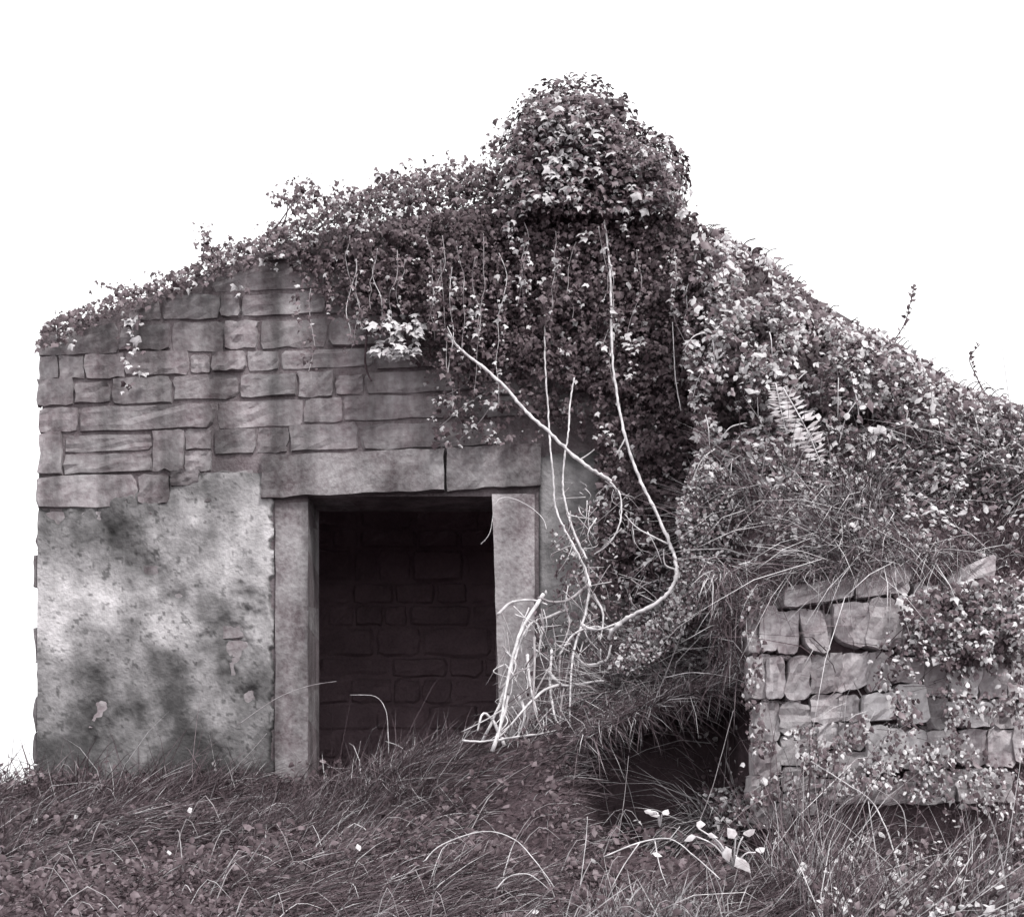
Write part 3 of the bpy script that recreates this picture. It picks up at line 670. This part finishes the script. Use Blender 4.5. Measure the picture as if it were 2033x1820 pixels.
tang = thing('dry_vine_tangle', 'tangle of bleached dry vine stems heaped beside the right jamb', 'dry stems', tuple(at(1080, 1480, -.5)))
tp = [[(1165, 1120), (1168, 1180), (1150, 1250), (1130, 1310), (1115, 1380), (1112, 1450)], [(1172, 1150), (1160, 1220), (1140, 1290), (1132, 1370), (1130, 1445)],
      [(1080, 1180), (1045, 1235), (1020, 1300), (1005, 1370), (995, 1420), (985, 1470)], [(1130, 1210), (1085, 1225), (1050, 1240), (1025, 1290), (1008, 1350)],
      [(1060, 1265), (1062, 1330), (1058, 1400), (1075, 1450)], [(1095, 1290), (1092, 1360), (1100, 1420), (1115, 1445)], [(1210, 1250), (1180, 1245), (1140, 1260), (1110, 1300)],
      [(1140, 1300), (1165, 1320), (1200, 1310), (1215, 1280)], [(990, 1370), (1025, 1335), (1060, 1320)], [(1000, 1480), (985, 1440), (960, 1415), (945, 1450)], [(920, 1470), (955, 1472), (985, 1465), (1010, 1440)],
      [(1030, 1380), (1040, 1420), (1025, 1470)], [(1170, 1160), (1130, 1190), (1095, 1195), (1070, 1185)], [(990, 1220), (1020, 1195), (1060, 1192), (1085, 1200)], [(1110, 1360), (1080, 1370), (1045, 1400), (1015, 1440)],
      [(975, 1490), (1000, 1420), (1010, 1380)], [(1120, 1200), (1128, 1240), (1115, 1290)], [(1085, 1330), (1120, 1360), (1160, 1355), (1200, 1350)], [(1150, 1240), (1190, 1250), (1240, 1230)], [(960, 1470), (990, 1400), (1008, 1340), (1015, 1300)],
      [(1045, 1440), (1060, 1380), (1095, 1320)], [(1050, 1300), (1052, 1360), (1068, 1420)], [(1180, 1180), (1200, 1220), (1190, 1270)], [(985, 1470), (1030, 1462), (1080, 1455), (1130, 1442)], [(1112, 1300), (1108, 1350), (1118, 1400)]]
for i, pts in enumerate(tp):
    dy = random.uniform(-.62, -.28)
    tube('stem', [at(x + random.uniform(-3, 3), y, dy - .35 * (y - 1150) / 330 - .1 * k / len(pts)) for k, (x, y) in enumerate(pts)], random.uniform(.006, .012), random.uniform(.003, .006), M['stem'] if i % 4 else M['stem_grey'], tang, 6, .12, 4)
for i in range(75):
    x, y = random.uniform(990, 1200), random.uniform(1200, 1440); x2 = x + random.gauss(0, 38); y2 = min(1485, y + random.uniform(20, 110))
    d = -.38 - .35 * (y - 1150) / 330
    tube('stem', [at(x, y, d), at((x + x2) / 2 + random.gauss(0, 12), (y + y2) / 2, d - .05), at(x2, y2, d - .08)], random.uniform(.003, .006), .002, M['stem'] if random.random() < .6 else M['stem_grey'], tang, 5)
px, py = scatter([(1060, 1180), (1200, 1120), (1300, 1200), (1340, 1320), (1150, 1380), (1060, 1460), (1040, 1400)], 360)
a = wall_leaves(px, py, -.55, -.2, .036, .6, (.45, .3, .25)); foliage(tang, 'oval_leaf', *a[:4], IM, a[4], 60)

# ------------------------------------------------------------------ brambles and bank vegetation
def hill_points(n, x0, x1, y0, y1):
    x = rng.uniform(x0, x1, n); y = rng.uniform(y0, y1, n); z = height(x, y); return x, y, z
def mound_leaves(x, y, z, hmax, size, probs, up=.7):
    n = len(x); h = hmax * rng.random(n) ** .6
    P = np.stack([x, y - .15 * h, z + h], 1)
    N = np.stack([rng.normal(.1, .6, n), rng.normal(-.6, .5, n), rng.normal(up, .4, n)], 1)
    T = np.stack([rng.normal(0, .8, n), rng.normal(-.5, .5, n), rng.normal(-.4, .6, n)], 1)
    return P, N, T, size * rng.uniform(.55, 1.3, n), pick(n, probs)
def triples(A):
    P, N, T, s, m = A; L = []
    X, Y_, Z = frames(N, T)
    for ang in (-.9, 0, .9):
        T2 = Y_ * math.cos(ang) + X * math.sin(ang); L.append((P + T2 * (s * .12)[:, None], N + rng.normal(0, .15, N.shape), T2, s * (1 if ang == 0 else .85), m))
    return cat(*L)
big = None
thk = thing('bramble_thicket', 'deep bramble thicket leaning against the right slope of the gable', 'brambles', (1.9, -.2, 1.4))
# against the gable: clumps with gaps
def clumpy(px, py, lo, hi, sc=.018, sd=40): 
    f = fbm(px * sc + sd, py * sc + sd * .3, 3); return (f > lo) & (rng.random(len(px)) < np.clip((f - lo) / (hi - lo), 0.1, 1))
gp = [(1380, 440), (1430, 455), (1520, 505), (1600, 575), (1680, 640), (1750, 655), (1830, 715), (1900, 760), (1990, 790), (2060, 815), (2060, 1010), (1800, 1030), (1400, 950), (1370, 820), (1360, 640)]
px, py = scatter(gp, 17000); k = clumpy(px, py, .30, .6)
a = triples(wall_leaves(px[k], py[k], -.75, -.12, .038, .65, (.30, .36, .34), .7))
px, py = scatter(gp, 7000)
a2 = wall_leaves(px, py, -.35, -.05, .05, .3, (.88, .11, .01), .6)
tuft = []
for (x, y, n, s) in ((1440, 640, 40, 16), (1400, 630, 30, 12), (1470, 630, 20, 10), (1500, 700, 50, 22), (1540, 720, 40, 22), (1480, 730, 30, 18), (1430, 720, 30, 16), (1565, 600, 12, 8), (1650, 690, 24, 14), (1600, 660, 24, 14), (1720, 720, 26, 18), (1780, 800, 30, 18), (1700, 790, 30, 16), (1860, 770, 30, 20), (1560, 770, 30, 14), (1400, 700, 20, 14), (1580, 640, 14, 9), (1520, 520, 22, 12), (1600, 580, 24, 12), (1670, 650, 26, 12), (1760, 680, 30, 14), (1830, 730, 30, 14), (1440, 475, 20, 10), (1700, 960, 24, 16), (1800, 900, 24, 18), (1900, 850, 26, 18)):
    tuft.append(wall_leaves(rng.normal(x, s, n), rng.normal(y, s * .8, n), -.9, -.6, .042, .8, (.05, .35, .6)))
px, py = scatter(gp, 1500); k = clumpy(px, py, .36, .6, .02, 12); tuft.append(wall_leaves(px[k], py[k], -.95, -.7, .052, .8, (.1, .35, .55), .5))
al = cat(a, a2, *tuft); foliage(thk, 'oval_leaf', *al[:4], IM, al[4], 300)
# skyline sprays
for k in range(34):
    x = rng.uniform(1390, 2040); y = float(np.interp(x, [1380, 1520, 1680, 1750, 1900, 2060], [445, 505, 640, 655, 760, 810]))
    tube('cane', [at(x - 30, y + 40, -.15), at(x, y - 4, -.2), at(x + rng.uniform(5, 22), y - rng.uniform(0, 14), -.25)], .004, .002, M['stem_dark'], thk, 5)
for k in range(60):
    x, y = rng.uniform(1390, 1940), rng.uniform(560, 1000)
    if y < np.interp(x, [1380, 1520, 1680, 1900], [460, 530, 670, 780]): continue
    dx = rng.normal(0, 35); ln = rng.uniform(30, 90); d = rng.uniform(-.85, -.6)
    tube('cane', [at(x, y, d), at(x + dx * .6, y + ln * .5 - 10, d - .06), at(x + dx, y + ln, d - .04)], rng.uniform(.0025, .005), .002, M['stem'] if rng.random() < .6 else M['stem_grey'], thk, 5)

# bank undergrowth: pale coarse herbage between brambles and wall
und = []
x, y, z = hill_points(15000, 1.0, 3.4, -1.5, -.05)
f = fbm(x * 2.2 + 7, z * 2.2 + y * 1.5, 3); keep = rng.random(len(x)) < sstep(.28, .55, f) * .9 + .12
und.append(mound_leaves(x[keep], y[keep], z[keep], .30, .036, (.24, .36, .40)))
x, y, z = hill_points(4200, .62, 1.35, -.55, -.1); und.append(mound_leaves(x, y, z, .30, .032, (.25, .35, .40)))
pp = [(1385, 890), (1480, 950), (1580, 1040), (1490, 1100), (1430, 1130), (1390, 1200), (1340, 1280), (1270, 1335), (1205, 1330), (1245, 1262), (1320, 1205), (1352, 1110), (1340, 1010)]
px, py = scatter(pp, 6500); b = wall_leaves(px, py, -.80, -.40, .028, .6, (.12, .38, .50), .7); b[2][:, 0] += rng.normal(0, .8, len(px)); und.append(b)
al = cat(*und)
uo = leaf_cloud('undergrowth', OVAL, *al[:4], IM, al[4]); tag(uo, 'pale mixed undergrowth covering the bank above the stone wall', kind='stuff')

def grass(name, label, x, y, ln, wd, lean, probs, droop, mats=None):
    n = len(x); z = height(x, y); P = np.stack([x, y, z - .01], 1)
    D = np.array(lean)[None] + rng.normal(0, .35, (n, 3)); D[:, 0] += 1.6 * (fbm(x * 1.1 + 9, y * 1.5 + 4, 3) - .5); D[:, 1] += 1.2 * (fbm(x * 1.3 + 39, y * 1.3 + 14, 3) - .5); D[:, 2] = np.abs(D[:, 2])
    ln = ln * (.45 + 1.6 * sstep(.35, .75, fbm(x * 1.7 + 20, y * 2.2 + 30, 4)))
    B = np.array(droop)[None] + rng.normal(0, .25, (n, 3))
    o = blades(name, P, D, ln * rng.uniform(.45, 1.3, n), wd * rng.uniform(.7, 1.3, n), B, mats or [M['grass_dark'], M['grass'], M['grass_pale']], pick(n, probs))
    tag(o, label, kind='stuff'); return o
# bank grass drooping over the wall head
n = 9000; x = rng.uniform(1.0, 3.4, n); y = rng.uniform(-1.5, -.5, n); k = rng.random(n) < sstep(.3, .6, fbm(x * 3, y * 3 + 2)) + .15
grass('grass', 'long bleached grass drooping over the top of the stone wall', x[k], y[k], .34, .006, (-.25, -.5, .8), (.22, .33, .45), (-.25, -.5, -.65))
n = 7000; x = rng.uniform(.55, 1.35, n); y = rng.uniform(-.55, -.1, n)
grass('grass', 'pale dry grass spilling down the slope beside the looping vine', x, y, .26, .006, (-.35, -.4, .8), (.15, .35, .50), (-.35, -.3, -.5))
# foreground slope
n = 150000; x = rng.uniform(-3.6, 2.9, n); y = -3.6 + 3.6 * rng.random(n) ** .85
f = fbm(x * 1.6 + 2, y * 1.6, 4); k = (rng.random(n) < sstep(.25, .62, f) + .35) & ~((y > -1.42) & (x > .42)) & ~((np.abs(x - PX(800)) < .5) & (y > -.05))
k &= ~((x > .5) & (x < 1.35) & (y > -1.9) & (rng.random(n) < .75))
x, y = x[k], y[k]
grass('grass', 'rough tangled grass over the slope in front of the doorway', x, y, .15, .005, (.55, -.2, .5), (.46, .44, .10), (.35, -.2, -.35))
hx = rng.uniform(-3.4, 1.3, 30000); hy = -3.6 + 3.6 * rng.random(30000) ** .85; k = ~((hy > -1.3) & (hx > .45)) & (fbm(hx * 1.1 + 4, hy * 1.8 + 7, 4) + rng.normal(0, .06, 30000) > .5); hx, hy = hx[k], hy[k]
hb = mound_leaves(hx, hy, height(hx, hy), .07, .028, (.76, .24, .0), .9)
ho = leaf_cloud('herbage', OVAL, *hb[:4], IM, hb[4]); tag(ho, 'low dark herbage among the grass before the doorway', kind='stuff')
# ledge grass
n = 9000; x = rng.uniform(.34, 1.42, n); t_ = rng.random(n) ** .6; y = -.44 - .72 * t_
z = np.interp(x, [.36, .7, 1.0, 1.38], [.22, .38, .46, .50]) - .04 * t_
o = blades('grass', np.stack([x, y, z], 1), np.array([.2, -.5, .5])[None] + rng.normal(0, .4, (n, 3)), .11 * rng.lognormal(-.2, .5, n), .0055 * np.ones(n), np.array([.1, -.35, -.55])[None] + rng.normal(0, .45, (n, 3)), [M['grass_dark'], M['grass'], M['grass_pale']], pick(n, (.35, .43, .22)))
tag(o, 'short grass fringing the ledge above the dark hollow', kind='stuff')
# weeds before and over the wall
x = rng.uniform(1.2, 3.1, 5200); y = rng.uniform(-2.9, -1.62, 5200); z = height(x, y)
k = rng.random(len(x)) < sstep(.3, .6, fbm(x * 2 + 1, y * 2 + 4)) * .9 + .1
a = mound_leaves(x[k], y[k], z[k], .26, .036, (.28, .34, .38))
px, py = scatter([(1700, 1330), (1810, 1190), (1900, 1210), (2050, 1180), (2050, 1650), (1850, 1640), (1790, 1560), (1560, 1600), (1560, 1450), (1690, 1420)], 6500); k = clumpy(px, py, .36, .62, .02, 70)
b = wall_leaves(px[k], py[k], WY - .26, WY - .10, .032, .6, (.30, .32, .38))
al = cat(a, b); wo_ = leaf_cloud('weeds', OVAL, *al[:4], IM, al[4]); tag(wo_, 'leafy weeds crowding the foot of the dry stone wall', kind='stuff')
n = 5200; x = rng.uniform(1.15, 3.2, n); y = rng.uniform(-2.9, -1.6, n)
grass('grass', 'tall thin grass standing before the dry stone wall', x, y, .34, .005, (.05, -.1, .9), (.35, .40, .25), (.1, -.1, -.25))

# ferns and single plants
def fern(label, pts, ln, ratio=.5):
    o = thing('fern', label, 'fern', tuple(at(*pts[-1])))
    P = [Vector(at(*p)) for p in pts]
    tube('rachis', P, .004, .002, M['stem'], o, 5)
    Q = [P[0].lerp(P[1], k / 9) if k < 9 else P[1].lerp(P[2], (k - 9) / 9) for k in range(19)]
    ax = (P[0] - P[2]).normalized(); sd = ax.cross(Vector((0, -1, .2))).normalized()
    Pp, Nn, Tt, ss = [], [], [], []
    for k, q in enumerate(Q):
        L_ = ln * math.sin(math.pi * (.12 + .83 * k / 19)) 
        for s in (-1, 1):
            Pp.append(q); Nn.append(Vector((random.gauss(0, .1), -1, .5))); Tt.append(sd * s + ax * .35 + Vector((0, -.1, -.1))); ss.append(L_)
    A = [np.array(v) for v in (Pp, Nn, Tt)]
    leaf_parts('narrow_leaf', NARROW, *A, np.array(ss) * .9, [M['leaf_dry']], np.zeros(len(ss), int), o, 'frond_leaflet')
fern('pale fern frond hanging straight over the middle of the bramble thicket', [(1555, 770, -1.0), (1600, 850, -1.05), (1632, 925, -1.08)], .11)
fern('smaller pale fern frond left of the larger one among the brambles', [(1540, 760, -.98), (1550, 810, -1.0), (1562, 860, -1.02)], .07)

def sprig(label, pts, n, size, name='weed', mat=None, r=.004):
    o = thing(name, label, 'weed', tuple(at(*pts[0])))
    P = [Vector(at(*p)) for p in pts]; tube('stem', P, r, r * .5, mat or M['stem_dark'], o, 5)
    k = np.linspace(.15, 1, n); seg = len(P) - 1
    Q = np.array([P[min(seg - 1, int(t * seg))].lerp(P[min(seg - 1, int(t * seg)) + 1], t * seg - min(seg - 1, int(t * seg))) for t in k])
    leaf_parts('oval_leaf', OVAL, Q, rng.normal(0, .5, (n, 3)) + np.array([0, -1, .3]), rng.normal(0, .6, (n, 3)) + np.array([0, 0, .4]), size * rng.uniform(.7, 1.2, n), IM, pick(n, (.7, .3, 0)), o)
sprig('tall thin weed standing up against the sky above the brambles', [(1765, 690, -.3), (1795, 645, -.3), (1808, 600, -.3), (1815, 570, -.3)], 26, .03)
sprig('small bent weed against the sky at the far right end of the brambles', [(1960, 790, -.3), (1935, 740, -.3), (1925, 710, -.3), (1945, 685, -.3)], 16, .028)

def broadleaf(label, cx, cy, Y, spec, size):
    o = thing('broadleaf_plant', label, 'plant', tuple(at(cx, cy, Y)))
    b = Vector(at(cx, cy, Y)); P, N, T, s = [], [], [], []
    for (x, y, ang, k) in spec:
        p = Vector(at(x, y, Y - .05)); tube('stalk', [b, (b + p) / 2 + Vector((0, -.02, .03)), p], .004, .003, M['stem'], o, 5)
        P.append(p); N.append(Vector((random.gauss(0, .25), -1, .7))); T.append(Vector((math.sin(ang), -.2, math.cos(ang)))); s.append(size * k)
    A = [np.array(v) for v in (P, N, T)]
    leaf_parts('oval_leaf', OVAL, *A, np.array(s) * .9, [M['leaf_dry']], np.zeros(len(s), int), o)
broadleaf('low plant with large pale oval leaves at the foot of the dark hollow', 1455, 1725, -2.3, [(1462, 1700, 2.6, 1), (1460, 1665, -.3, .8), (1500, 1692, .8, .6), (1388, 1645, .2, .6), (1405, 1655, 1.9, .5), (1382, 1660, -1.5, .6), (1440, 1680, 2.9, .8), (1475, 1660, .9, .7)], .10)
broadleaf('small pale leaved seedling on the lower slope inside the dark hollow', 1310, 1640, -1.9, [(1305, 1622, -.4, 1), (1318, 1618, .6, .8), (1296, 1612, -1, .7)], .07)
broadleaf('bleached leaf cluster at the foot of the empty doorway', 820, 1560, -.35, [(800, 1545, -1.2, 1), (810, 1538, -.8, .8), (822, 1530, .3, .8), (835, 1540, 1.0, 1), (815, 1550, 2.4, .9), (790, 1552, -1.9, .7), (846, 1530, 1.4, .7)], .075)

# bleached canes and stalks: each one countable
def cane(label, pts, r=.005, mat='stem', twigs=()):
    o = thing('dry_stalk', label, 'dry stalk', tuple(at(*pts[0])))
    tube('stem', [at(*p) for p in pts], r * .62, r * .34, M[mat], o, 6, .2)
    for tw in twigs: tube('twig', [at(*p) for p in tw], r * .45, r * .25, M[mat], o, 5)
cane('bent dry stalk crooked sideways across the dark doorway', [(772, 1500, -.25), (770, 1450, -.26), (766, 1410, -.27), (745, 1382, -.27), (695, 1379, -.28)], .004)
cane('long grass stalk arching from the left jamb into the doorway', [(470, 1440, -.4), (545, 1388, -.4), (610, 1362, -.38), (668, 1352, -.36)], .004, 'stem_grey')
cane('forked dry stalk at the middle of the door sill', [(815, 1535, -.3), (812, 1505, -.3), (795, 1482, -.31), (765, 1471, -.31)], .005, 'stem', [[(812, 1505, -.3), (822, 1480, -.3), (824, 1462, -.3)]])
cane('small dry stalk lying along the left end of the door sill', [(650, 1522, -.25), (695, 1524, -.27), (710, 1500, -.28), (716, 1470, -.28)], .004, 'stem_grey')
cane('thin upright dry stalk right of the middle of the door sill', [(890, 1530, -.3), (912, 1500, -.3), (914, 1466, -.3)], .003, 'stem_grey')
cane('thin curved dry stalk leaning against the left plastered wall', [(440, 1545, -.35), (490, 1500, -.34), (530, 1455, -.33)], .003, 'stem_grey')
cane('arched pale cane looping low over the near grass', [(840, 1710, -2.2), (880, 1675, -2.2), (960, 1650, -2.25), (1020, 1665, -2.3), (1060, 1705, -2.35), (1100, 1760, -2.4)], .005)
cane('low hooped cane at the bottom edge of the grass', [(985, 1765, -2.5), (1010, 1740, -2.5), (1050, 1735, -2.5), (1090, 1765, -2.5)], .005)
cane('single upright pale stalk in the near grass', [(1152, 1760, -2.4), (1158, 1710, -2.4), (1164, 1660, -2.4), (1166, 1620, -2.4)], .004)
cane('long straw leaning across the dark hollow', [(1385, 1640, -1.75), (1415, 1560, -1.72), (1440, 1470, -1.7), (1456, 1410, -1.68)], .003, 'stem_grey')
cane('thin straw standing in the hollow left of the leaning straw', [(1228, 1660, -1.8), (1240, 1580, -1.78), (1248, 1500, -1.76)], .003, 'stem_grey')
cane('pale cane sprawling from the broad leaves towards the bottom edge', [(1200, 1700, -2.4), (1270, 1672, -2.4), (1330, 1665, -2.42), (1380, 1700, -2.45), (1430, 1745, -2.5)], .006, 'stem', [[(1270, 1672, -2.4), (1240, 1715, -2.42), (1215, 1760, -2.45)], [(1330, 1665, -2.42), (1350, 1640, -2.42)], [(1300, 1668, -2.4), (1310, 1720, -2.45), (1325, 1760, -2.5)]])
cane('thickest reed of the three before the stone wall, bent at its top', [(1795, 1760, -2.3), (1765, 1660, -2.28), (1730, 1590, -2.26), (1680, 1555, -2.24), (1610, 1510, -2.2)], .006)
cane('upright reed left of the thick bent one before the stone wall', [(1748, 1760, -2.3), (1738, 1690, -2.3), (1728, 1620, -2.3), (1724, 1590, -2.3)], .005)
cane('upright reed right of the thick bent one before the stone wall', [(1795, 1750, -2.25), (1800, 1670, -2.25), (1788, 1600, -2.24), (1730, 1560, -2.22)], .005, 'stem_grey')
cane('straw leaning up to the right at the lower right corner', [(1862, 1735, -2.2), (1900, 1680, -2.2), (1950, 1630, -2.2)], .0035)
cane('straw rising from the grass at the foot of the stone wall', [(1543, 1730, -2.1), (1545, 1650, -2.1), (1538, 1590, -2.1)], .0035, 'stem')
cane('arched straw over the turf ledge left of the stone wall', [(1320, 1345, -1.3), (1370, 1335, -1.35), (1430, 1340, -1.4), (1480, 1355, -1.45), (1497, 1375, -1.5)], .004)
cane('thin cane trailing down from the bank over the wall head', [(1590, 1085, -1.6), (1608, 1120, -1.7), (1612, 1145, -1.72), (1650, 1165, -1.72)], .0035, 'stem_grey')

# dead stems, taller weeds and tufts that break up the near ground and the foot of the walls
def dead_stems(name, label, pts_fn, n, r, mats, probs):
    V, F, mi = [], [], []
    for i in range(n):
        P = pts_fn(); me = tube_mesh(P, r * random.uniform(.6, 1.3), r * .35, 4, .15, 3); b = len(V); k = int(rng.choice(len(mats), p=probs))
        V += [tuple(v.co) for v in me.vertices]
        for f in me.polygons:
            vs = list(f.vertices)
            if len(vs) == 4: F.append([b + v for v in vs]); mi.append(k)
        bpy.data.meshes.remove(me)
    me = fast_mesh(name, V, F, mi)
    for m in mats: me.materials.append(m)
    o = bpy.data.objects.new(name, me); C.objects.link(o); tag(o, label, kind='stuff'); return o
def gpt(x, y, h=0): return Vector((x, y, float(height(x, y)) + h))
def ground_stem():
    x, y = random.uniform(-3.0, 1.2), random.uniform(-3.0, -.15)
    a = random.uniform(-1.2, 1.2) + (0 if random.random() < .7 else 3.1); ln = random.uniform(.12, .42); h = random.uniform(.05, .22)
    x2, y2 = x + math.cos(a) * ln, min(-.1, y + math.sin(a) * ln * .6)
    return [gpt(x, y, .0), gpt((x + x2) / 2, (y + y2) / 2, h), gpt(x2, y2, random.uniform(0, h))]
dead_stems('dead_stems', 'scattered dead bramble stems arching over the near slope', ground_stem, 330, .003, [M['stem_grey'], M['stem'], M['stem_dark']], [.50, .08, .42])
def side_stem():
    px_, py_ = [v[0] for v in scatter([(1110, 960), (1240, 950), (1330, 1090), (1345, 1300), (1200, 1450), (990, 1480), (1000, 1290), (1120, 1160)], 1)]
    d = random.uniform(-.75, -.25); dx, dy = random.gauss(0, 32), random.uniform(-30, 80)
    return [Vector(at(px_, py_, d)), Vector(at(px_ + dx * .5 + random.gauss(0, 9), py_ + dy * .5, d - .05)), Vector(at(px_ + dx, py_ + dy, d - .03))]
dead_stems('dead_stems', 'fine dead twigs filling the tangle between the jamb and the looping vine', side_stem, 300, .003, [M['stem_grey'], M['stem'], M['stem_dark']], [.35, .45, .20])
px, py = scatter([(1090, 1050), (1230, 950), (1330, 1080), (1345, 1290), (1240, 1330), (1150, 1300), (1110, 1200)], 1200)
tn = wall_leaves(px, py, -.45, -.12, .034, .6, (.42, .36, .22)); tl_ = leaf_cloud('weeds', OVAL, *tn[:4], IM, tn[4]); tag(tl_, 'leafy growth climbing through the twigs beside the right jamb', kind='stuff')
# foot of the gable
n = 9000; x = rng.uniform(-3.3, -.2, n); y = -.03 - .40 * rng.random(n) ** 1.4; k = (rng.random(n) < sstep(.30, .62, fbm(x * 2.2 + 3, y * 2))) & ~((x > PX(640)) & (x < PX(960)) & (y > -.12))
x, y = x[k], y[k]; z = height(x, y); n = len(x)
o = blades('grass', np.stack([x, y, z - .01], 1), np.array([.15, -.2, .9])[None] + rng.normal(0, .3, (n, 3)), .19 * rng.lognormal(-.2, .5, n), .006 * np.ones(n), np.array([.2, -.15, -.35])[None] + rng.normal(0, .3, (n, 3)), [M['grass_dark'], M['grass'], M['grass_pale']], pick(n, (.66, .28, .06)))
tag(o, 'uneven weedy grass growing up against the foot of the gable', kind='stuff')
n = 6000; x = rng.uniform(-3.2, 1.0, n); y = rng.uniform(-3.0, -.06, n); k = fbm(x * 1.5 + 14, y * 1.9 + 2, 4) > .53; x, y = x[k], y[k]
a = mound_leaves(x, y, height(x, y), .16, .040, (.72, .27, .01), .8); o = leaf_cloud('weeds', OVAL, *a[:4], IM, a[4]); tag(o, 'broad dark weeds in clumps over the near slope', kind='stuff')
# tuft of bleached grass round the pale leaves, hanging grass at the end of the dry stone wall
n = 1500; px = rng.normal(1290, 75, n); py = 1730 + rng.normal(0, 12, n); P = world(px, py, rng.uniform(-2.6, -2.3, n)); P[:, 2] = height(P[:, 0], P[:, 1])
o = blades('grass', P, np.array([.1, -.1, .8])[None] + rng.normal(0, .45, (n, 3)), .20 * rng.lognormal(-.2, .4, n), .005 * np.ones(n), np.array([.1, -.1, -.4])[None] + rng.normal(0, .3, (n, 3)), [M['grass_dark'], M['grass'], M['grass_pale']], pick(n, (.2, .35, .45)))
tag(o, 'bleached grass tuft around the sprawling cane near the bottom edge', kind='stuff')
n = 900; px, py = scatter([(1380, 1120), (1480, 1120), (1490, 1150), (1478, 1260), (1470, 1330), (1440, 1330), (1400, 1200)], n); P = world(px, py, rng.uniform(-1.5, -1.3, n))
o = blades('grass', P, np.array([0, -.5, .15])[None] + rng.normal(0, .3, (n, 3)), .14 * rng.lognormal(-.2, .4, n), .005 * np.ones(n), np.array([-.05, -.1, -.9])[None] + rng.normal(0, .15, (n, 3)), [M['grass_dark'], M['grass'], M['grass_pale']], pick(n, (.45, .40, .15)))
tag(o, 'curtain of hanging grass over the near end of the dry stone wall', kind='stuff')
px, py = scatter([(1780, 1180), (1960, 1140), (2050, 1140), (2050, 1300), (1900, 1330), (1800, 1290)], 1500)
a = wall_leaves(px, py, WY - .25, WY - .08, .036, .6, (.35, .35, .3)); o = leaf_cloud('weeds', IVY, *a[:4], IM, a[4]); tag(o, 'creeper spilling down the upper right part of the stone wall', kind='stuff')

n = 1300; x = rng.uniform(1.16, 2.2, n); y = rng.uniform(-1.62, -1.45, n); P = np.stack([x, y, np.interp(x, [1.16, 1.3, 2.0, 2.2], [.80, .95, 1.04, 1.05]) + rng.normal(0, .03, n)], 1)
o = blades('grass', P, np.array([-.2, -.6, .4])[None] + rng.normal(0, .4, (n, 3)), .16 * rng.lognormal(-.2, .4, n), .005 * np.ones(n), np.array([-.05, -.25, -.8])[None] + rng.normal(0, .3, (n, 3)), [M['grass_dark'], M['grass'], M['grass_pale']], pick(n, (.35, .4, .25)))
tag(o, 'fringe of grass lapping over the cap slabs of the stone wall', kind='stuff')
px, py = scatter([(1475, 1150), (1510, 1170), (1520, 1400), (1560, 1560), (1540, 1640), (1460, 1640), (1470, 1400)], 700); k = clumpy(px, py, .42, .6, .03, 22)
a = wall_leaves(px[k], py[k], WY - .16, WY - .04, .034, .6, (.45, .35, .2)); o = leaf_cloud('weeds', OVAL, *a[:4], IM, a[4]); tag(o, 'small weeds sprouting along the near end of the stone wall', kind='stuff')
